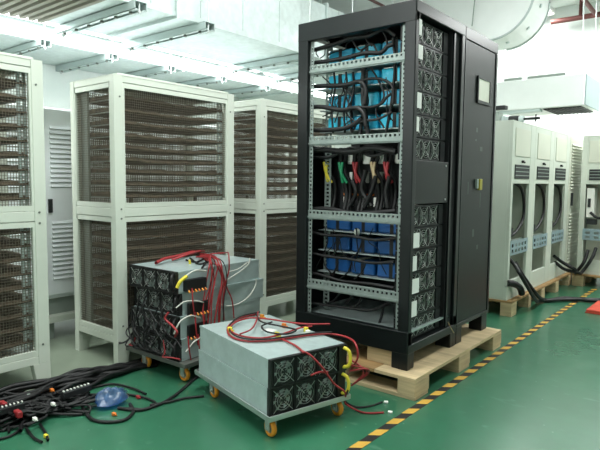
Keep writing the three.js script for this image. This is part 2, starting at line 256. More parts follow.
// ------------------------------------------------------------------ mesh racks
const RK = { W: 1.0221, D: 0.5246, H: 1.83 };
function wireGrid(plane, a0, a1, b0, b1, c, pitch, w) {
  const gs = [];
  for (let a = a0 + pitch / 2; a < a1; a += pitch) gs.push(plane === 'x' ? bx(c - w / 2, c + w / 2, b0, b1, a - w / 2, a + w / 2) : bx(a - w / 2, a + w / 2, b0, b1, c - w / 2, c + w / 2));
  for (let b = b0 + pitch / 2; b < b1; b += pitch) gs.push(plane === 'x' ? bx(c - w / 2 + w * 0.8, c + w / 2 + w * 0.8, b - w / 2, b + w / 2, a0, a1) : bx(a0, a1, b - w / 2, b + w / 2, c - w / 2 + w * 0.8, c + w / 2 + w * 0.8));
  return gs;
}
function makeRack(label) {      // local: near corner of the +x face at the origin, runs to -x and -z
  const t = thing('mesh_rack', label, 'rack', [0, 0, 0], 'pale mesh-sided racks');
  const { W, D, H } = RK, pw = 0.066, pd = 0.05;
  const corners = [[0, 0], [0, -W], [-D, 0], [-D, -W]];
  for (const [x, z] of corners) {
    const xa = x === 0 ? -pd : -D, xb = xa + pd, za = z === 0 ? -pw : -W, zb = za + pw;
    part(t, 'post', bx(xa, xb, 0.14, H, za, zb, 0.004), M.rack);
    // tapering foot
    const s = z === 0 ? 1 : -1;
    const f = extr([[0, 0.142], [-0.098, 0.142], [-0.072, 0], [0, 0]], pd); f.rotateY(-Math.PI / 2); // shape x -> z
    const g = f; g.scale(1, 1, s); if (s < 0) { const ix = g.index; g.computeVertexNormals(); }
    g.translate(xb, 0, z === 0 ? 0 : -W);
    part(t, 'foot', g, M.rack);
  }
  const beams = (y0, y1) => { // all four sides
    part(t, 'beam', bx(-0.03, -0.002, y0, y1, -W + pw, -pw, 0.003), M.rack); part(t, 'beam', bx(-D + 0.002, -D + 0.03, y0, y1, -W + pw, -pw, 0.003), M.rack);
    part(t, 'beam', bx(-D + pd, -pd, y0, y1, -0.03, -0.002, 0.003), M.rack); part(t, 'beam', bx(-D + pd, -pd, y0, y1, -W + 0.002, -W + 0.03, 0.003), M.rack);
  };
  beams(0.14, 0.185); beams(0.95, 1.005); beams(1.79, H);
  part(t, 'top_plate', bx(-D, 0, H, H + 0.004, -W, 0), M.rack); part(t, 'top_cover', bx(-D + 0.03, -0.02, H + 0.004, H + 0.018, -W + 0.04, -0.04, 0.003), M.rack);
  part(t, 'bottom_plate', bx(-D + 0.01, -0.01, 0.165, 0.175, -W + 0.01, -0.01), M.rackDark);
  // mesh panels with flat frames on the two visible sides
  const frameX = (y0, y1, z0, z1) => {
    const f = 0.03, p = part(t, 'mesh_panel_frame', [bx(-0.028, -0.004, y0, y0 + f, z0, z1), bx(-0.028, -0.004, y1 - f, y1, z0, z1), bx(-0.028, -0.004, y0, y1, z0, z0 + 0.012), bx(-0.028, -0.004, y0, y1, z1 - 0.012, z1)], M.rack);
    const m = part(p, 'wire_mesh', wireGrid('x', z0, z1, y0, y1, -0.018, 0.0155, 0.0021), M.mesh, 'fine dark wire mesh'); m.userData.kind = 'stuff';
  };
  frameX(0.188, 0.947, -W + pw, -pw); frameX(1.008, 1.787, -W + pw, -pw);
  const frameZ = (y0, y1) => {
    const f = 0.03, x0 = -D + pd, x1 = -pd, p = part(t, 'mesh_panel_frame', [bx(x0, x1, y0, y0 + f, -0.028, -0.004), bx(x0, x1, y1 - f, y1, -0.028, -0.004), bx(x0, x0 + 0.01, y0, y1, -0.028, -0.004), bx(x1 - 0.01, x1, y0, y1, -0.028, -0.004)], M.rack);
    const m = part(p, 'wire_mesh', wireGrid('z', x0, x1, y0, y1, -0.018, 0.0155, 0.0021), M.mesh, 'fine dark wire mesh'); m.userData.kind = 'stuff';
  };
  frameZ(0.188, 0.947); frameZ(1.008, 1.787);
  // sheet on the rear side over two thirds of the width, and a perforated inner upright
  { const m = part(t, 'rear_mesh', wireGrid('x', -W + 0.05, -0.05, 0.19, 1.78, -D + 0.015, 0.0155, 0.0036), M.mesh, 'wire mesh on the rear side'); m.userData.kind = 'stuff'; }
  part(t, 'inner_panel', bx(-D + 0.06, -D + 0.14, 0.19, 1.78, -0.06, -0.045), M.rackDark, 'grey inner side panel');
  const up = extr([[0, 0.19], [0.05, 0.19], [0.05, 1.78], [0, 1.78]], 0.003, Array.from({ length: 52 }, (_, i) => new THREE.Path([new THREE.Vector2(0.018, 0.21 + i * 0.03), new THREE.Vector2(0.032, 0.21 + i * 0.03), new THREE.Vector2(0.032, 0.226 + i * 0.03), new THREE.Vector2(0.018, 0.226 + i * 0.03)])));
  up.rotateY(Math.PI / 2); up.translate(-0.06, 0, -0.9);
  part(t, 'inner_upright', up, M.strut, 'perforated grey upright');
  // screws on the posts
  for (const z of [-pw * 0.62, -W + pw * 0.62]) for (const y of [0.25, 0.94, 1.0, 1.7]) part(t, 'screw', cyl(0.006, V(-0.001, y, z), V(0.003, y, z), 8), M.screw);
  for (const y of TRAY_Y) for (const z of [[-0.085, -0.066], [-W + 0.066, -W + 0.085]]) part(t, 'runner', bx(-D + 0.05, -0.05, y - 0.006, y, z[0], z[1]), M.rackDark);
  return t;
}
const TRAY_Y = []; for (let i = 0; i < 9; i++) TRAY_Y.push(1.70 - i * 0.0785); for (let i = 0; i < 9; i++) TRAY_Y.push(0.885 - i * 0.0785);
// lumpy brown tray, a closed heightfield; local origin at rack origin height 0
function trayGeom(s) {
  const x0 = -RK.D + 0.055, x1 = -0.052, z0 = -RK.W + 0.07, z1 = -0.07, nx = 14, nz = 40, pos = [], idx = [];
  const top = (u, v) => 0.017 + 0.018 * fbm(u, v, 5, 9, 3, s) + 0.006 * Math.abs(Math.sin(v * 21 + s)) , bot = (u, v) => -0.0005 - 0.0;
  const sag = v => -0.012 * Math.sin(Math.PI * v) * (0.4 + hash(s, 3, 7)) ;
  for (let k = 0; k < 2; k++) for (let j = 0; j <= nz; j++) for (let i = 0; i <= nx; i++) {
    const u = i / nx, v = j / nz, e = Math.min(1, 8 * Math.min(u, 1 - u));
    const wob = 0.008 * (fbm(u, v, 2, 11, 2, s + 50) - 0.5) * (v > 0.02 && v < 0.98 ? 1 : 0);
    pos.push(x0 + (x1 - x0) * u, (k ? bot(u, v) : top(u, v) * (0.4 + 0.6 * e)) + (v > 0.02 && v < 0.98 ? sag(v) + wob : 0), z0 + (z1 - z0) * v);
  }
  const N = (nx + 1) * (nz + 1), id = (i, j, k) => k * N + j * (nx + 1) + i;
  for (let j = 0; j < nz; j++) for (let i = 0; i < nx; i++) { idx.push(id(i, j, 0), id(i, j + 1, 0), id(i + 1, j, 0), id(i + 1, j, 0), id(i, j + 1, 0), id(i + 1, j + 1, 0)); idx.push(id(i, j, 1), id(i + 1, j, 1), id(i, j + 1, 1), id(i + 1, j, 1), id(i + 1, j + 1, 1), id(i, j + 1, 1)); }
  for (let j = 0; j < nz; j++) for (const i of [0, nx]) { const q = [id(i, j, 0), id(i, j, 1), id(i, j + 1, 0), id(i, j + 1, 1)]; if (i) idx.push(q[0], q[2], q[1], q[1], q[2], q[3]); else idx.push(q[0], q[1], q[2], q[1], q[3], q[2]); }
  for (let i = 0; i < nx; i++) for (const j of [0, nz]) { const q = [id(i, j, 0), id(i, j, 1), id(i + 1, j, 0), id(i + 1, j, 1)]; if (j) idx.push(q[0], q[1], q[2], q[1], q[3], q[2]); else idx.push(q[0], q[2], q[1], q[1], q[2], q[3]); }
  const g = new THREE.BufferGeometry(); g.setAttribute('position', new THREE.Float32BufferAttribute(pos, 3)); g.setIndex(idx); g.computeVertexNormals(); g.setAttribute('uv', new THREE.Float32BufferAttribute(new Float32Array(pos.length / 3 * 2), 2));
  return boxUV(g);
}
const TRAYS = [0, 1, 2, 3, 4, 5].map(i => trayGeom(200 + i * 17));
const XR = -1.62;
const rackSpots = [[2.265, 'beside the heap of cables on the floor', 'by the cable heap'], [0.8065, 'behind the cart with four stacked modules', 'behind the stacked modules'], [-0.5095, 'partly hidden behind the open black cabinet', 'by the black cabinet']];
let rack0 = null;
rackSpots.forEach(([z, where, short], k) => {
  const lab = 'pale grey steel rack with wire mesh sides ' + where;
  if (!rack0) { rack0 = makeRack(lab); rack0.position.set(XR, 0, z); } else dup(rack0, [XR, 0, z], undefined, lab);
  TRAY_Y.forEach((y, i) => {
    const o = meshOf(numbered('cell_tray'), TRAYS[(i * 5 + k * 2) % 6], M.brown); o.position.set(XR, y, z); scene.add(o);
    o.userData = { label: 'brown lumpy tray, ' + ordFromTop(i) + ', in the mesh rack ' + short, category: 'tray', group: 'brown trays in the mesh racks' };
  });
});

// white louvred cabinets standing behind the mesh racks
function louverDoor(t, x, z0, z1, ya, yb, mat, n, name = 'louver') {
  for (let i = 0; i < n; i++) { const y = ya + (yb - ya) * (i + 0.5) / n, h = (yb - ya) / n; const g = extr([[0, -h * 0.3], [0.012, -h * 0.3], [0, h * 0.25]], z1 - z0); part(t, name, g.translate(x, y, z0), mat); }
}
{
  let proto = null;
  const labs = ['behind the rack by the cable heap', 'seen between two mesh racks, with black handle', 'behind the rack with stacked modules before it', 'beyond the mesh rack with stacked modules before it', 'behind the mesh rack next to the open black cabinet'];
  [1.52, 0.845, 0.17, -0.505, -1.18].forEach((z, k) => {
    const lab = 'bluish white louvred steel cabinet ' + labs[k];
    if (!proto) {
      proto = thing('louvred_cabinet', lab, 'cabinet', [-2.5, 0, z], 'louvred cabinets behind the mesh racks');
      const w = 0.665;
      part(proto, 'carcass', bx(-0.6, -0.02, 0.3, 1.70, -w, 0, 0.005), M.louver);
      const d = part(proto, 'door', bx(-0.02, 0, 0.33, 1.69, -w + 0.012, -0.012, 0.004), M.louver);
      for (let i = 0; i < 13; i++) for (const [a, b] of [[1.12, 1.575], [0.44, 0.885]]) {
        const h = (b - a) / 13, y = a + h * (i + 0.5); const g = extr([[0, -h * 0.28], [0.014, -h * 0.28], [0, h * 0.3]], w - 0.12);
        part(d, 'louver', g.translate(0, y, -w + 0.05), M.louver);
        part(d, 'slot', bx(-0.001, 0.0012, y - h * 0.44, y - h * 0.28, -w + 0.05, -0.07), M.rackDark);
      }
      part(d, 'handle', bx(0, 0.018, 0.94, 1.04, -0.075, -0.045, 0.004), M.darkSlot, 'black lever handle');
      part(proto, 'plinth', bx(-0.56, -0.05, 0.175, 0.3, -w + 0.01, -0.01), M.rackDark);
      part(proto, 'base_board', bx(-0.62, 0.03, 0.13, 0.175, -w, 0), M.rack);
      for (const zz of [-0.08, -w + 0.02]) part(proto, 'skid', bx(-0.58, -0.02, 0, 0.13, zz, zz + 0.06), M.rackDark);
    } else dup(proto, [-2.5, 0, z], undefined, lab);
  });
}

// ------------------------------------------------------------------ pallet and black cabinets
function pallet(name, label, x0, x1, z0, z1, h, blocksX, blocksZ, deckN, bottomFront) {
  const t = thing(name, label, 'pallet', [(x0 + x1) / 2, 0, (z0 + z1) / 2]);
  const dk = 0.02, bt = 0.022;
  const n = deckN, w = (x1 - x0) / n;
  for (let i = 0; i < n; i++) wpart(t, 'deck_board', bx(x0 + i * w + 0.001, x0 + (i + 1) * w - 0.001, h - dk, h, z0, z1, 0.002), i % 2 ? M.wood : M.woodDark);
  for (const [a, b] of blocksX) for (const [c, d] of blocksZ) wpart(t, 'block', bx(a, b, bottomFront ? bt : 0, h - dk, c, d, 0.002), M.wood);
  if (bottomFront) for (const [c, d] of blocksZ) wpart(t, 'bottom_board', bx(x0, x1, 0, bt, c + 0.01, d, 0.002), M.wood);
  return t;
}
const YP = 0.122;
pallet('wooden_pallet', 'pale wooden pallet under the two black cabinets', -0.95, 0.096, -1.255, 0.085, YP, [[-0.95, -0.82], [-0.5, -0.36], [-0.012, 0.096]], [[-0.085, 0.085], [-0.675, -0.5], [-1.255, -1.09]], 4, true);
solo('wooden_block', bx(-0.285, -0.108, YP, 0.213, -0.16, -0.03, 0.003), M.wood, 'wooden block wedged under the open black cabinet', 'block');

const CB = { W: 0.822, D1: 0.662, top: 2.172 };
const openCab = thing('open_cabinet', 'tall open-sided black battery cabinet with galvanised rails and fan trays', 'cabinet', [-CB.W / 2, YP, -CB.D1 / 2]);
{
  const t = openCab, W = CB.W, D = CB.D1, T = CB.top, Y0 = 0.215, r = 0.006;
  // four corner posts running into feet
  const px = [[-0.068, 0], [-W, -W + 0.08]], pz = [[-0.045, 0], [-D, -D + 0.05]];
  for (const [a, b] of px) for (const [c, d] of pz) wpart(t, 'corner_post', bx(a, b, YP, T - 0.03, c, d, r), M.black);
  // feet are wider than the posts
  for (const [a, b] of [[-0.105, -0.001], [-W + 0.001, -W + 0.105]]) for (const [c, d] of [[-0.085, -0.001], [-D + 0.001, -D + 0.085]]) wpart(t, 'foot', bx(a, b, YP, Y0 + 0.01, c, d, r), M.black);
  wpart(t, 'top_beam', bx(-W, 0, 2.056, T, -0.05, 0.0015, r), M.black); wpart(t, 'top_beam', bx(-W, 0, 2.1, T, -D, -D + 0.05, r), M.black);
  wpart(t, 'side_beam', bx(-0.06, 0.0015, 2.105, T, -D, -0.0005, r), M.black); wpart(t, 'side_beam', bx(-W - 0.0015, -W + 0.06, 2.1, T, -D, 0, r), M.black);
  wpart(t, 'bottom_beam', bx(-W, 0, Y0, 0.345, -0.05, 0.0015, r), M.black); wpart(t, 'bottom_beam', bx(-W, 0, Y0, 0.33, -D, -D + 0.05, r), M.black);
  wpart(t, 'side_beam', bx(-0.06, 0.0015, Y0, 0.268, -D, -0.001, r), M.black); wpart(t, 'side_beam', bx(-W - 0.0015, -W + 0.06, Y0, 0.33, -D, 0, r), M.black);
  wpart(t, 'roof', bx(-W + 0.01, -0.01, T - 0.012, T - 0.002, -D + 0.01, -0.01), M.black);
  wpart(t, 'floor_plate', bx(-W + 0.02, -0.02, 0.325, 0.335, -D + 0.03, -0.03), M.strut, 'grey sheet metal floor plate');
  wpart(t, 'rear_panel', bx(-W + 0.03, -0.03, 0.335, 2.1, -D + 0.01, -D + 0.02), M.panel);
  wpart(t, 'side_panel', bx(-W + 0.004, -W + 0.012, 0.33, 1.42, -D + 0.03, -0.05), M.panel);  // unseen panel, added to keep light out of the lower bays
  // broad dark strip beside the fan trays
  wpart(t, 'filler_strip', bx(-0.05, -0.02, 0.268, 2.105, -D + 0.05, -0.505), M.blackMatte); wpart(t, 'filler_strip', bx(-0.02, -0.008, 0.268, 2.105, -0.535, -0.515), M.black);
  // galvanised uprights with punched slots
  const slots = (w, y0, y1) => Array.from({ length: Math.floor((y1 - y0 - 0.02) / 0.025) }, (_, i) => { const y = y0 + 0.012 + i * 0.025; return new THREE.Path([new THREE.Vector2(w * 0.3, y), new THREE.Vector2(w * 0.7, y), new THREE.Vector2(w * 0.7, y + 0.012), new THREE.Vector2(w * 0.3, y + 0.012)]); });
  const upr = (x, w, z) => { const y0 = 0.346, y1 = 2.055; const g = extr([[0, y0], [w, y0], [w, y1], [0, y1]], 0.003, slots(w, y0, y1)); return g.translate(x, 0, z); };
  wpart(t, 'slotted_upright', upr(-W + 0.08, 0.028, -0.03), M.rail); wpart(t, 'slotted_upright', upr(-0.096, 0.028, -0.03), M.rail);
  wpart(t, 'slotted_upright', upr(-W + 0.1, 0.05, -0.17), M.rail);
  for (const [y0, y1] of [[1.855, 1.905], [1.412, 1.467], [0.949, 1.006], [0.5, 0.56]]) {
    const rs = Array.from({ length: 22 }, (_, i) => { const x = 0.012 + i * 0.03, h = (y1 - y0); return new THREE.Path([new THREE.Vector2(x, h * 0.62), new THREE.Vector2(x + 0.014, h * 0.62), new THREE.Vector2(x + 0.014, h * 0.86), new THREE.Vector2(x, h * 0.86)]); });
    const g = [extr([[0, 0], [0.677, 0], [0.677, y1 - y0], [0, y1 - y0]], 0.004, rs).translate(-0.745, y0, -0.026), bx(-0.745, -0.068, y1 - 0.004, y1, -0.05, -0.026), bx(-0.745, -0.068, y0, y0 + 0.004, -0.05, -0.026), bx(-0.745, -0.068, y0 + 0.008, y0 + 0.018, -0.022, -0.016)];
    wpart(t, 'cross_rail', g, M.rail, 'galvanised cross rail');
  }
  wpart(t, 'blank_panel', [bx(-0.03, -0.012, 1.065, 1.312, -0.49, -0.03, 0.003)], M.panel);
  for (const y of [1.085, 1.29]) wpart(t, 'screw', cyl(0.006, V(-0.013, y, -0.455), V(-0.008, y, -0.455), 8), M.steel);
  // shelves that carry the blue packs
  for (const y of [1.925, 1.77, 1.64, 1.505, 0.875, 0.745, 0.605]) wpart(t, 'pack_shelf', bx(-W + 0.09, -0.1, y - 0.006, y, -D + 0.03, -0.12), M.strut);
}

// fan: square frame with round hole, blades, hub and wire guard (faces +x, 0.116 m square)
const fanG = (() => {
  const s = 0.058, sh = [[-s, -s], [s, -s], [s, s], [-s, s]]; const hole = new THREE.Path(); hole.absarc(0, 0, 0.0535, 0, Math.PI * 2, true);
  const S = new THREE.Shape(sh.map(p => new THREE.Vector2(...p))); S.holes.push(hole);
  const frame = new THREE.ExtrudeGeometry(S, { depth: 0.018, bevelEnabled: false, curveSegments: 14 }).translate(0, 0, -0.018);
  const blades = [new THREE.CylinderGeometry(0.02, 0.02, 0.014, 14).rotateX(Math.PI / 2).translate(0, 0, -0.011)];
  for (let i = 0; i < 7; i++) { const b = new THREE.BoxGeometry(0.033, 0.022, 0.0012).rotateX(0.6).translate(0.035, 0, -0.013); b.rotateZ(i * Math.PI * 2 / 7 + 0.2); blades.push(b); }
  const guard = []; for (const r of [0.02, 0.033, 0.046]) guard.push(new THREE.TorusGeometry(r, 0.0014, 4, 20).translate(0, 0, 0.003));
  for (let i = 0; i < 4; i++) guard.push(new THREE.BoxGeometry(0.068, 0.0026, 0.0026).translate(0.043, 0, 0.002).rotateZ(Math.PI / 4 + i * Math.PI / 2));
  const toX = g => { const m = merge(g); m.rotateY(Math.PI / 2); return boxUV(m); };
  return { frame: toX([frame]), blades: toX(blades), guard: toX(guard), back: toX([new THREE.BoxGeometry(0.114, 0.114, 0.001).translate(0, 0, -0.019)]) };
})();
function fan(parent, x, y, z) {
  const f = part0(parent, 'fan', fanG.frame, M.fanFrame); f.position.set(x, y, z);
  part0(f, 'impeller', fanG.blades, M.blade); part0(f, 'guard', fanG.guard, M.guard, 'silver wire finger guard'); part0(f, 'fan_back', fanG.back, M.blackMatte);
}
// fan trays in the +x side
{
  let proto = null; const rows = [];
  for (let i = 0; i < 6; i++) rows.push(2.096 - (i + 0.5) * 0.1305); for (let i = 0; i < 6; i++) rows.push(1.058 - (i + 0.5) * 0.1305);
  const tagged = { 0: [0.03, 0.085], 1: [0.05, 0.075], 3: [0.05, 0.085], 4: [0.028, 0.08], 7: [0.07, 0.085], 8: [0.045, 0.085], 9: [0.08, 0.085], 10: [0.06, 0.09] };
  rows.forEach((y, i) => {
    const lab = (i in tagged ? 'black tray of three fans with white tag, ' : 'black tray of three fans, ') + (i < 6 ? (i ? ORD[i] + ' below' : 'directly under') + ' the black cabinet roof' : (i > 6 ? ORD[i - 6] : 'first') + ' below the blank black panel');
    let t;
    if (!proto) {
      t = proto = thing('fan_tray', lab, 'fan tray', [-0.04, y - 0.065, -0.03], 'fan trays in the black cabinet');
      part(t, 'tray_body', [bx(-0.07, -0.022, 0.002, 0.1275, -0.46, 0), bx(-0.022, 0, 0.002, 0.0065, -0.46, 0), bx(-0.022, 0, 0.1235, 0.1275, -0.46, 0)], M.panel);
      part(t, 'mounting_ear', bx(-0.022, 0.001, 0.0065, 0.1235, -0.46, -0.40), M.blackMatte);
      for (let k = 0; k < 3; k++) fan(t, 0.0, 0.065, -0.078 - k * 0.121);
    } else { t = dup(proto, [-0.04, y - 0.065, -0.03], undefined, lab); }
  });
  // white paper tags
  for (const i in tagged) {
    const [w, h] = tagged[i]; const y = rows[i];
    solo('paper_tag', [bx(0.0001, 0.001, y - h / 2, y + h / 2, -0.036 - w, -0.034), bx(0.001, 0.0016, y + h / 2 - 0.012, y + h / 2, -0.044, -0.036)], M.paper, 'white paper tag stuck beside the fan tray ' + (i < 6 ? (i > 0 ? ORD[i] + ' below' : 'directly under') + ' the black cabinet roof' : ORD[i - 6] + ' below the blank black panel'), 'tag', 'white tags on the fan trays');
  }
  solo('paper_tag', [0, 1, 2].map(k => bx(-0.0125, -0.0108, 1.232 + k * 0.025, 1.252 + k * 0.025, -0.058, -0.036)), M.paper, 'narrow white tag in three squares on the blank black panel', 'tag', 'white tags on the fan trays');
}
// blue battery packs, three to a row
{
  const rowsY = [1.925, 1.77, 1.64, 1.505, 0.875, 0.745, 0.605], cols = [[-0.70, -0.515], [-0.50, -0.325], [-0.31, -0.11]];
  const colName = ['farthest from the fan trays', 'middle of its row', 'beside the fan trays'];
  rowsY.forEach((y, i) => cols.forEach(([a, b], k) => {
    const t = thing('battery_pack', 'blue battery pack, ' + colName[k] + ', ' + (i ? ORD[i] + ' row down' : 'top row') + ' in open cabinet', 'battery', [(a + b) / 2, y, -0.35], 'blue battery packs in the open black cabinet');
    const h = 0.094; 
    wpart(t, 'pack_body', bx(a, b, y, y + h, -0.56, -0.16, 0.012), i > 3 ? M.navy : (i + k) % 2 ? M.blue : M.blueSea);  // lower rows navy: partly their own hue, partly bay shade painted in
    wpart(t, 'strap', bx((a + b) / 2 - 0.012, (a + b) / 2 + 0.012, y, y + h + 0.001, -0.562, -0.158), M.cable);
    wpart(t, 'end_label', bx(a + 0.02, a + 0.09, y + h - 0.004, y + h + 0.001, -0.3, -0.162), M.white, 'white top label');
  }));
}
// terminal modules with coloured tapes in the middle bay
{
  const zz = -0.2, spec = [[326, 'yellow', M.yellowTape], [341, 'green', M.green], [355, 'red', M.red], [373, 'brown', M.wood], [386, 'dark red', M.red]];
  const base = 1.1;
  wparted();
  function wparted() {
    const t = thing('busbar_unit', 'black terminal unit with orange bar in the middle bay of the open cabinet', 'terminal unit', [-0.4, 1.007, -0.35]);
    wpart(t, 'unit_body', bx(-0.72, -0.1, 0.99, 1.33, -0.55, -0.26), M.blackMatte); wpart(t, 'orange_bar', bx(-0.62, -0.4, 1.10, 1.112, -0.262, -0.24), M.orange, 'orange bar');
    for (let i = 0; i < 5; i++) { const x = -0.62 + i * 0.115; wpart(t, 'white_terminal', bx(x, x + 0.065, 1.03, 1.09, -0.262, -0.235, 0.004), M.white); wpart(t, 'white_terminal', bx(x + 0.03, x + 0.1, 1.30, 1.36, -0.262, -0.235, 0.004), M.white); }
    for (let i = 0; i < 3; i++) { const x = -0.565 + i * 0.105; wpart(t, 'contact_block', bx(x, x + 0.022, 1.18, 1.25, -0.262, -0.22, 0.003), M.white); }
  }
  for (const [u, c, m] of spec) {
    const a = atZ(u, 164, zz), b = atZ(u + 4, 182, zz), t0 = V(a.x + 0.01, 1.40, zz + 0.02), pts = [t0, V(a.x, 1.33, zz), V(a.x - 0.005, a.y, zz), V((a.x + b.x) / 2, (a.y + b.y) / 2, zz + 0.015), V(b.x, b.y, zz), V(b.x + 0.01, 1.1, zz - 0.01), V(b.x + 0.01, 1.0, zz + 0.02)];
    const t = thing('taped_cable', 'black cable bundle with ' + c + ' tape in the middle bay of the open cabinet', 'cable', [a.x, 1.0, zz], 'taped cables in the open cabinet');
    wpart(t, 'cable', [tube(pts, 0.016, 30, 7), tube(pts.map((q, i) => V(q.x + 0.024 + 0.006 * Math.sin(i * 2), q.y, q.z - 0.008)), 0.013, 30, 7)], M.cable);
    const mid = pts.slice(2, 5);
    for (const s of [-1, 1]) wpart(t, 'tape', [tube([V(a.x + 0.012 - s * 0.014, a.y + 0.01, zz + 0.02), V((a.x + b.x) / 2 + 0.012, (a.y + b.y) / 2, zz + 0.036), V(b.x + 0.012 + s * 0.016, b.y - 0.005, zz + 0.02)], 0.0095, 14, 7)], m);
  }
}
// black cables strung across the open side
{
  const grp = 'black cables across the open cabinet';
  const bay = v => v < 66 ? 'top bay of the open black cabinet' : v < 140 ? 'upper blue pack bay of the open cabinet' : v < 216 ? 'taped cable bay of the open cabinet' : v < 290 ? 'navy pack bay of the open cabinet' : 'bottom bay of the open black cabinet';
  const cab = (pix, r, z = -0.075) => solo('black_cable', [tube(pix.map(([u, v, dz]) => atZ(u, v, z + (dz || 0))), r, pix.length * 8, 7)], M.cable, (r > 0.01 ? 'thick' : 'slim') + ' black cable strung across the ' + bay(pix[0][1]), 'cable', grp);
  cab([[309, 51], [318, 49], [335, 44], [352, 38], [368, 36], [385, 29], [396, 36]], 0.0137);
  cab([[309, 63], [320, 62], [345, 58], [365, 53], [382, 52], [388, 46], [394, 44]], 0.0130);
  cab([[309, 87], [322, 86], [345, 85], [361, 82], [366, 90], [365, 104]], 0.0144);
  cab([[358, 83], [368, 79], [380, 79], [388, 82], [393, 88], [393, 104]], 0.0085);
  cab([[309, 107], [322, 107], [342, 110], [357, 108], [364, 114], [366, 126]], 0.0144);
  cab([[358, 107], [372, 107], [382, 103], [387, 97], [391, 94]], 0.0085);
  cab([[309, 130], [325, 130], [345, 128], [356, 123], [362, 118]], 0.0144);
  cab([[352, 125], [364, 121], [378, 119], [392, 112]], 0.0075);
  cab([[362, 62], [364, 80], [363, 100], [366, 118], [368, 134]], 0.0144, -0.09);
  cab([[367, 60], [362, 84], [367, 100], [363, 116], [360, 134]], 0.0130, -0.1);
  cab([[393, 38], [395, 62], [393, 90], [390, 112], [386, 133]], 0.0086, -0.09);
  for (const u of [334, 346, 353]) cab([[u, 72], [u + 1, 88], [u - 2, 106], [u - 1, 133]], 0.0068, -0.1);
  cab([[345, 88], [352, 98], [346, 112], [356, 124], [352, 132]], 0.0051, -0.09); cab([[370, 66], [378, 80], [384, 96], [376, 112], [384, 128]], 0.0059, -0.09);
  cab([[372, 46], [366, 38], [372, 30], [384, 33], [388, 48]], 0.0059, -0.09); cab([[352, 40], [360, 50], [372, 44], [378, 54]], 0.0059, -0.09);
  cab([[309, 151], [325, 150], [350, 152], [370, 148], [396, 152]], 0.0173); cab([[309, 209], [330, 209], [350, 213], [370, 213], [396, 211]], 0.0144);
  cab([[309, 157], [330, 157], [352, 148], [372, 156], [390, 150]], 0.0101, -0.1);
  cab([[309, 231], [325, 235], [350, 236], [375, 240], [396, 238]], 0.0094); cab([[309, 252], [325, 256], [348, 259], [372, 263], [394, 262]], 0.0094); cab([[309, 272], [325, 276], [342, 281], [370, 284], [394, 288]], 0.0101);
  for (const [u, v] of [[338, 262], [352, 262], [366, 262], [340, 241], [362, 242]]) cab([[u, v], [u - 4, v + 10], [u - 12, v + 17]], 0.0051, -0.1);
  cab([[309, 302], [325, 305], [350, 308], [372, 310], [394, 300]], 0.0101); cab([[340, 293], [334, 300], [326, 304]], 0.0068); cab([[362, 296], [358, 304], [346, 308]], 0.0068); cab([[384, 304], [381, 318], [378, 327]], 0.0086, -0.12);
  cab([[354, 293], [350, 299], [346, 304]], 0.0068);
  cab([[352, 180], [356, 192], [350, 206]], 0.0144, -0.16); cab([[366, 170], [362, 190], [372, 206]], 0.0158, -0.16); cab([[376, 176], [372, 190], [364, 208]], 0.0144, -0.14); cab([[390, 176], [386, 192], [388, 208]], 0.0158, -0.16);
  // thin loose wires in front of the blue packs
  const thin = (v0, v1, n) => { for (let i = 0; i < n; i++) { const u = rr(322, 388), p = []; let a = u, b = rr(v0, v0 + 10); const du = rr(-6, 6); for (let k = 0; k < 5; k++) { p.push([a, Math.min(b, v1)]); a = Math.max(316, Math.min(394, a + du + rr(-8, 8))); b += (v1 - v0) * rr(0.12, 0.26); } solo('black_wire', tube(p.map(([q, w]) => atZ(q, w, -0.115 + rr(-0.012, 0.012))), rr(0.0028, 0.0045), 30, 5), M.cable, 'thin loose black wire in front of the ' + (v0 < 60 ? 'top row of' : v0 < 140 ? 'upper' : 'lower navy') + ' battery packs', 'wire', 'thin wires in the open cabinet'); } };
  thin(38, 62, 4); thin(74, 134, 7); thin(226, 282, 6);
  cab([[356, 228], [357, 236]], 0.0051);
}
solo('white_connector', new THREE.SphereGeometry(0.022, 12, 8).scale(1, 1.1, 0.6).translate(...atZ(357, 232, -0.1).toArray()), M.white, 'small round white connector on the cables of the lower blue packs', 'connector');

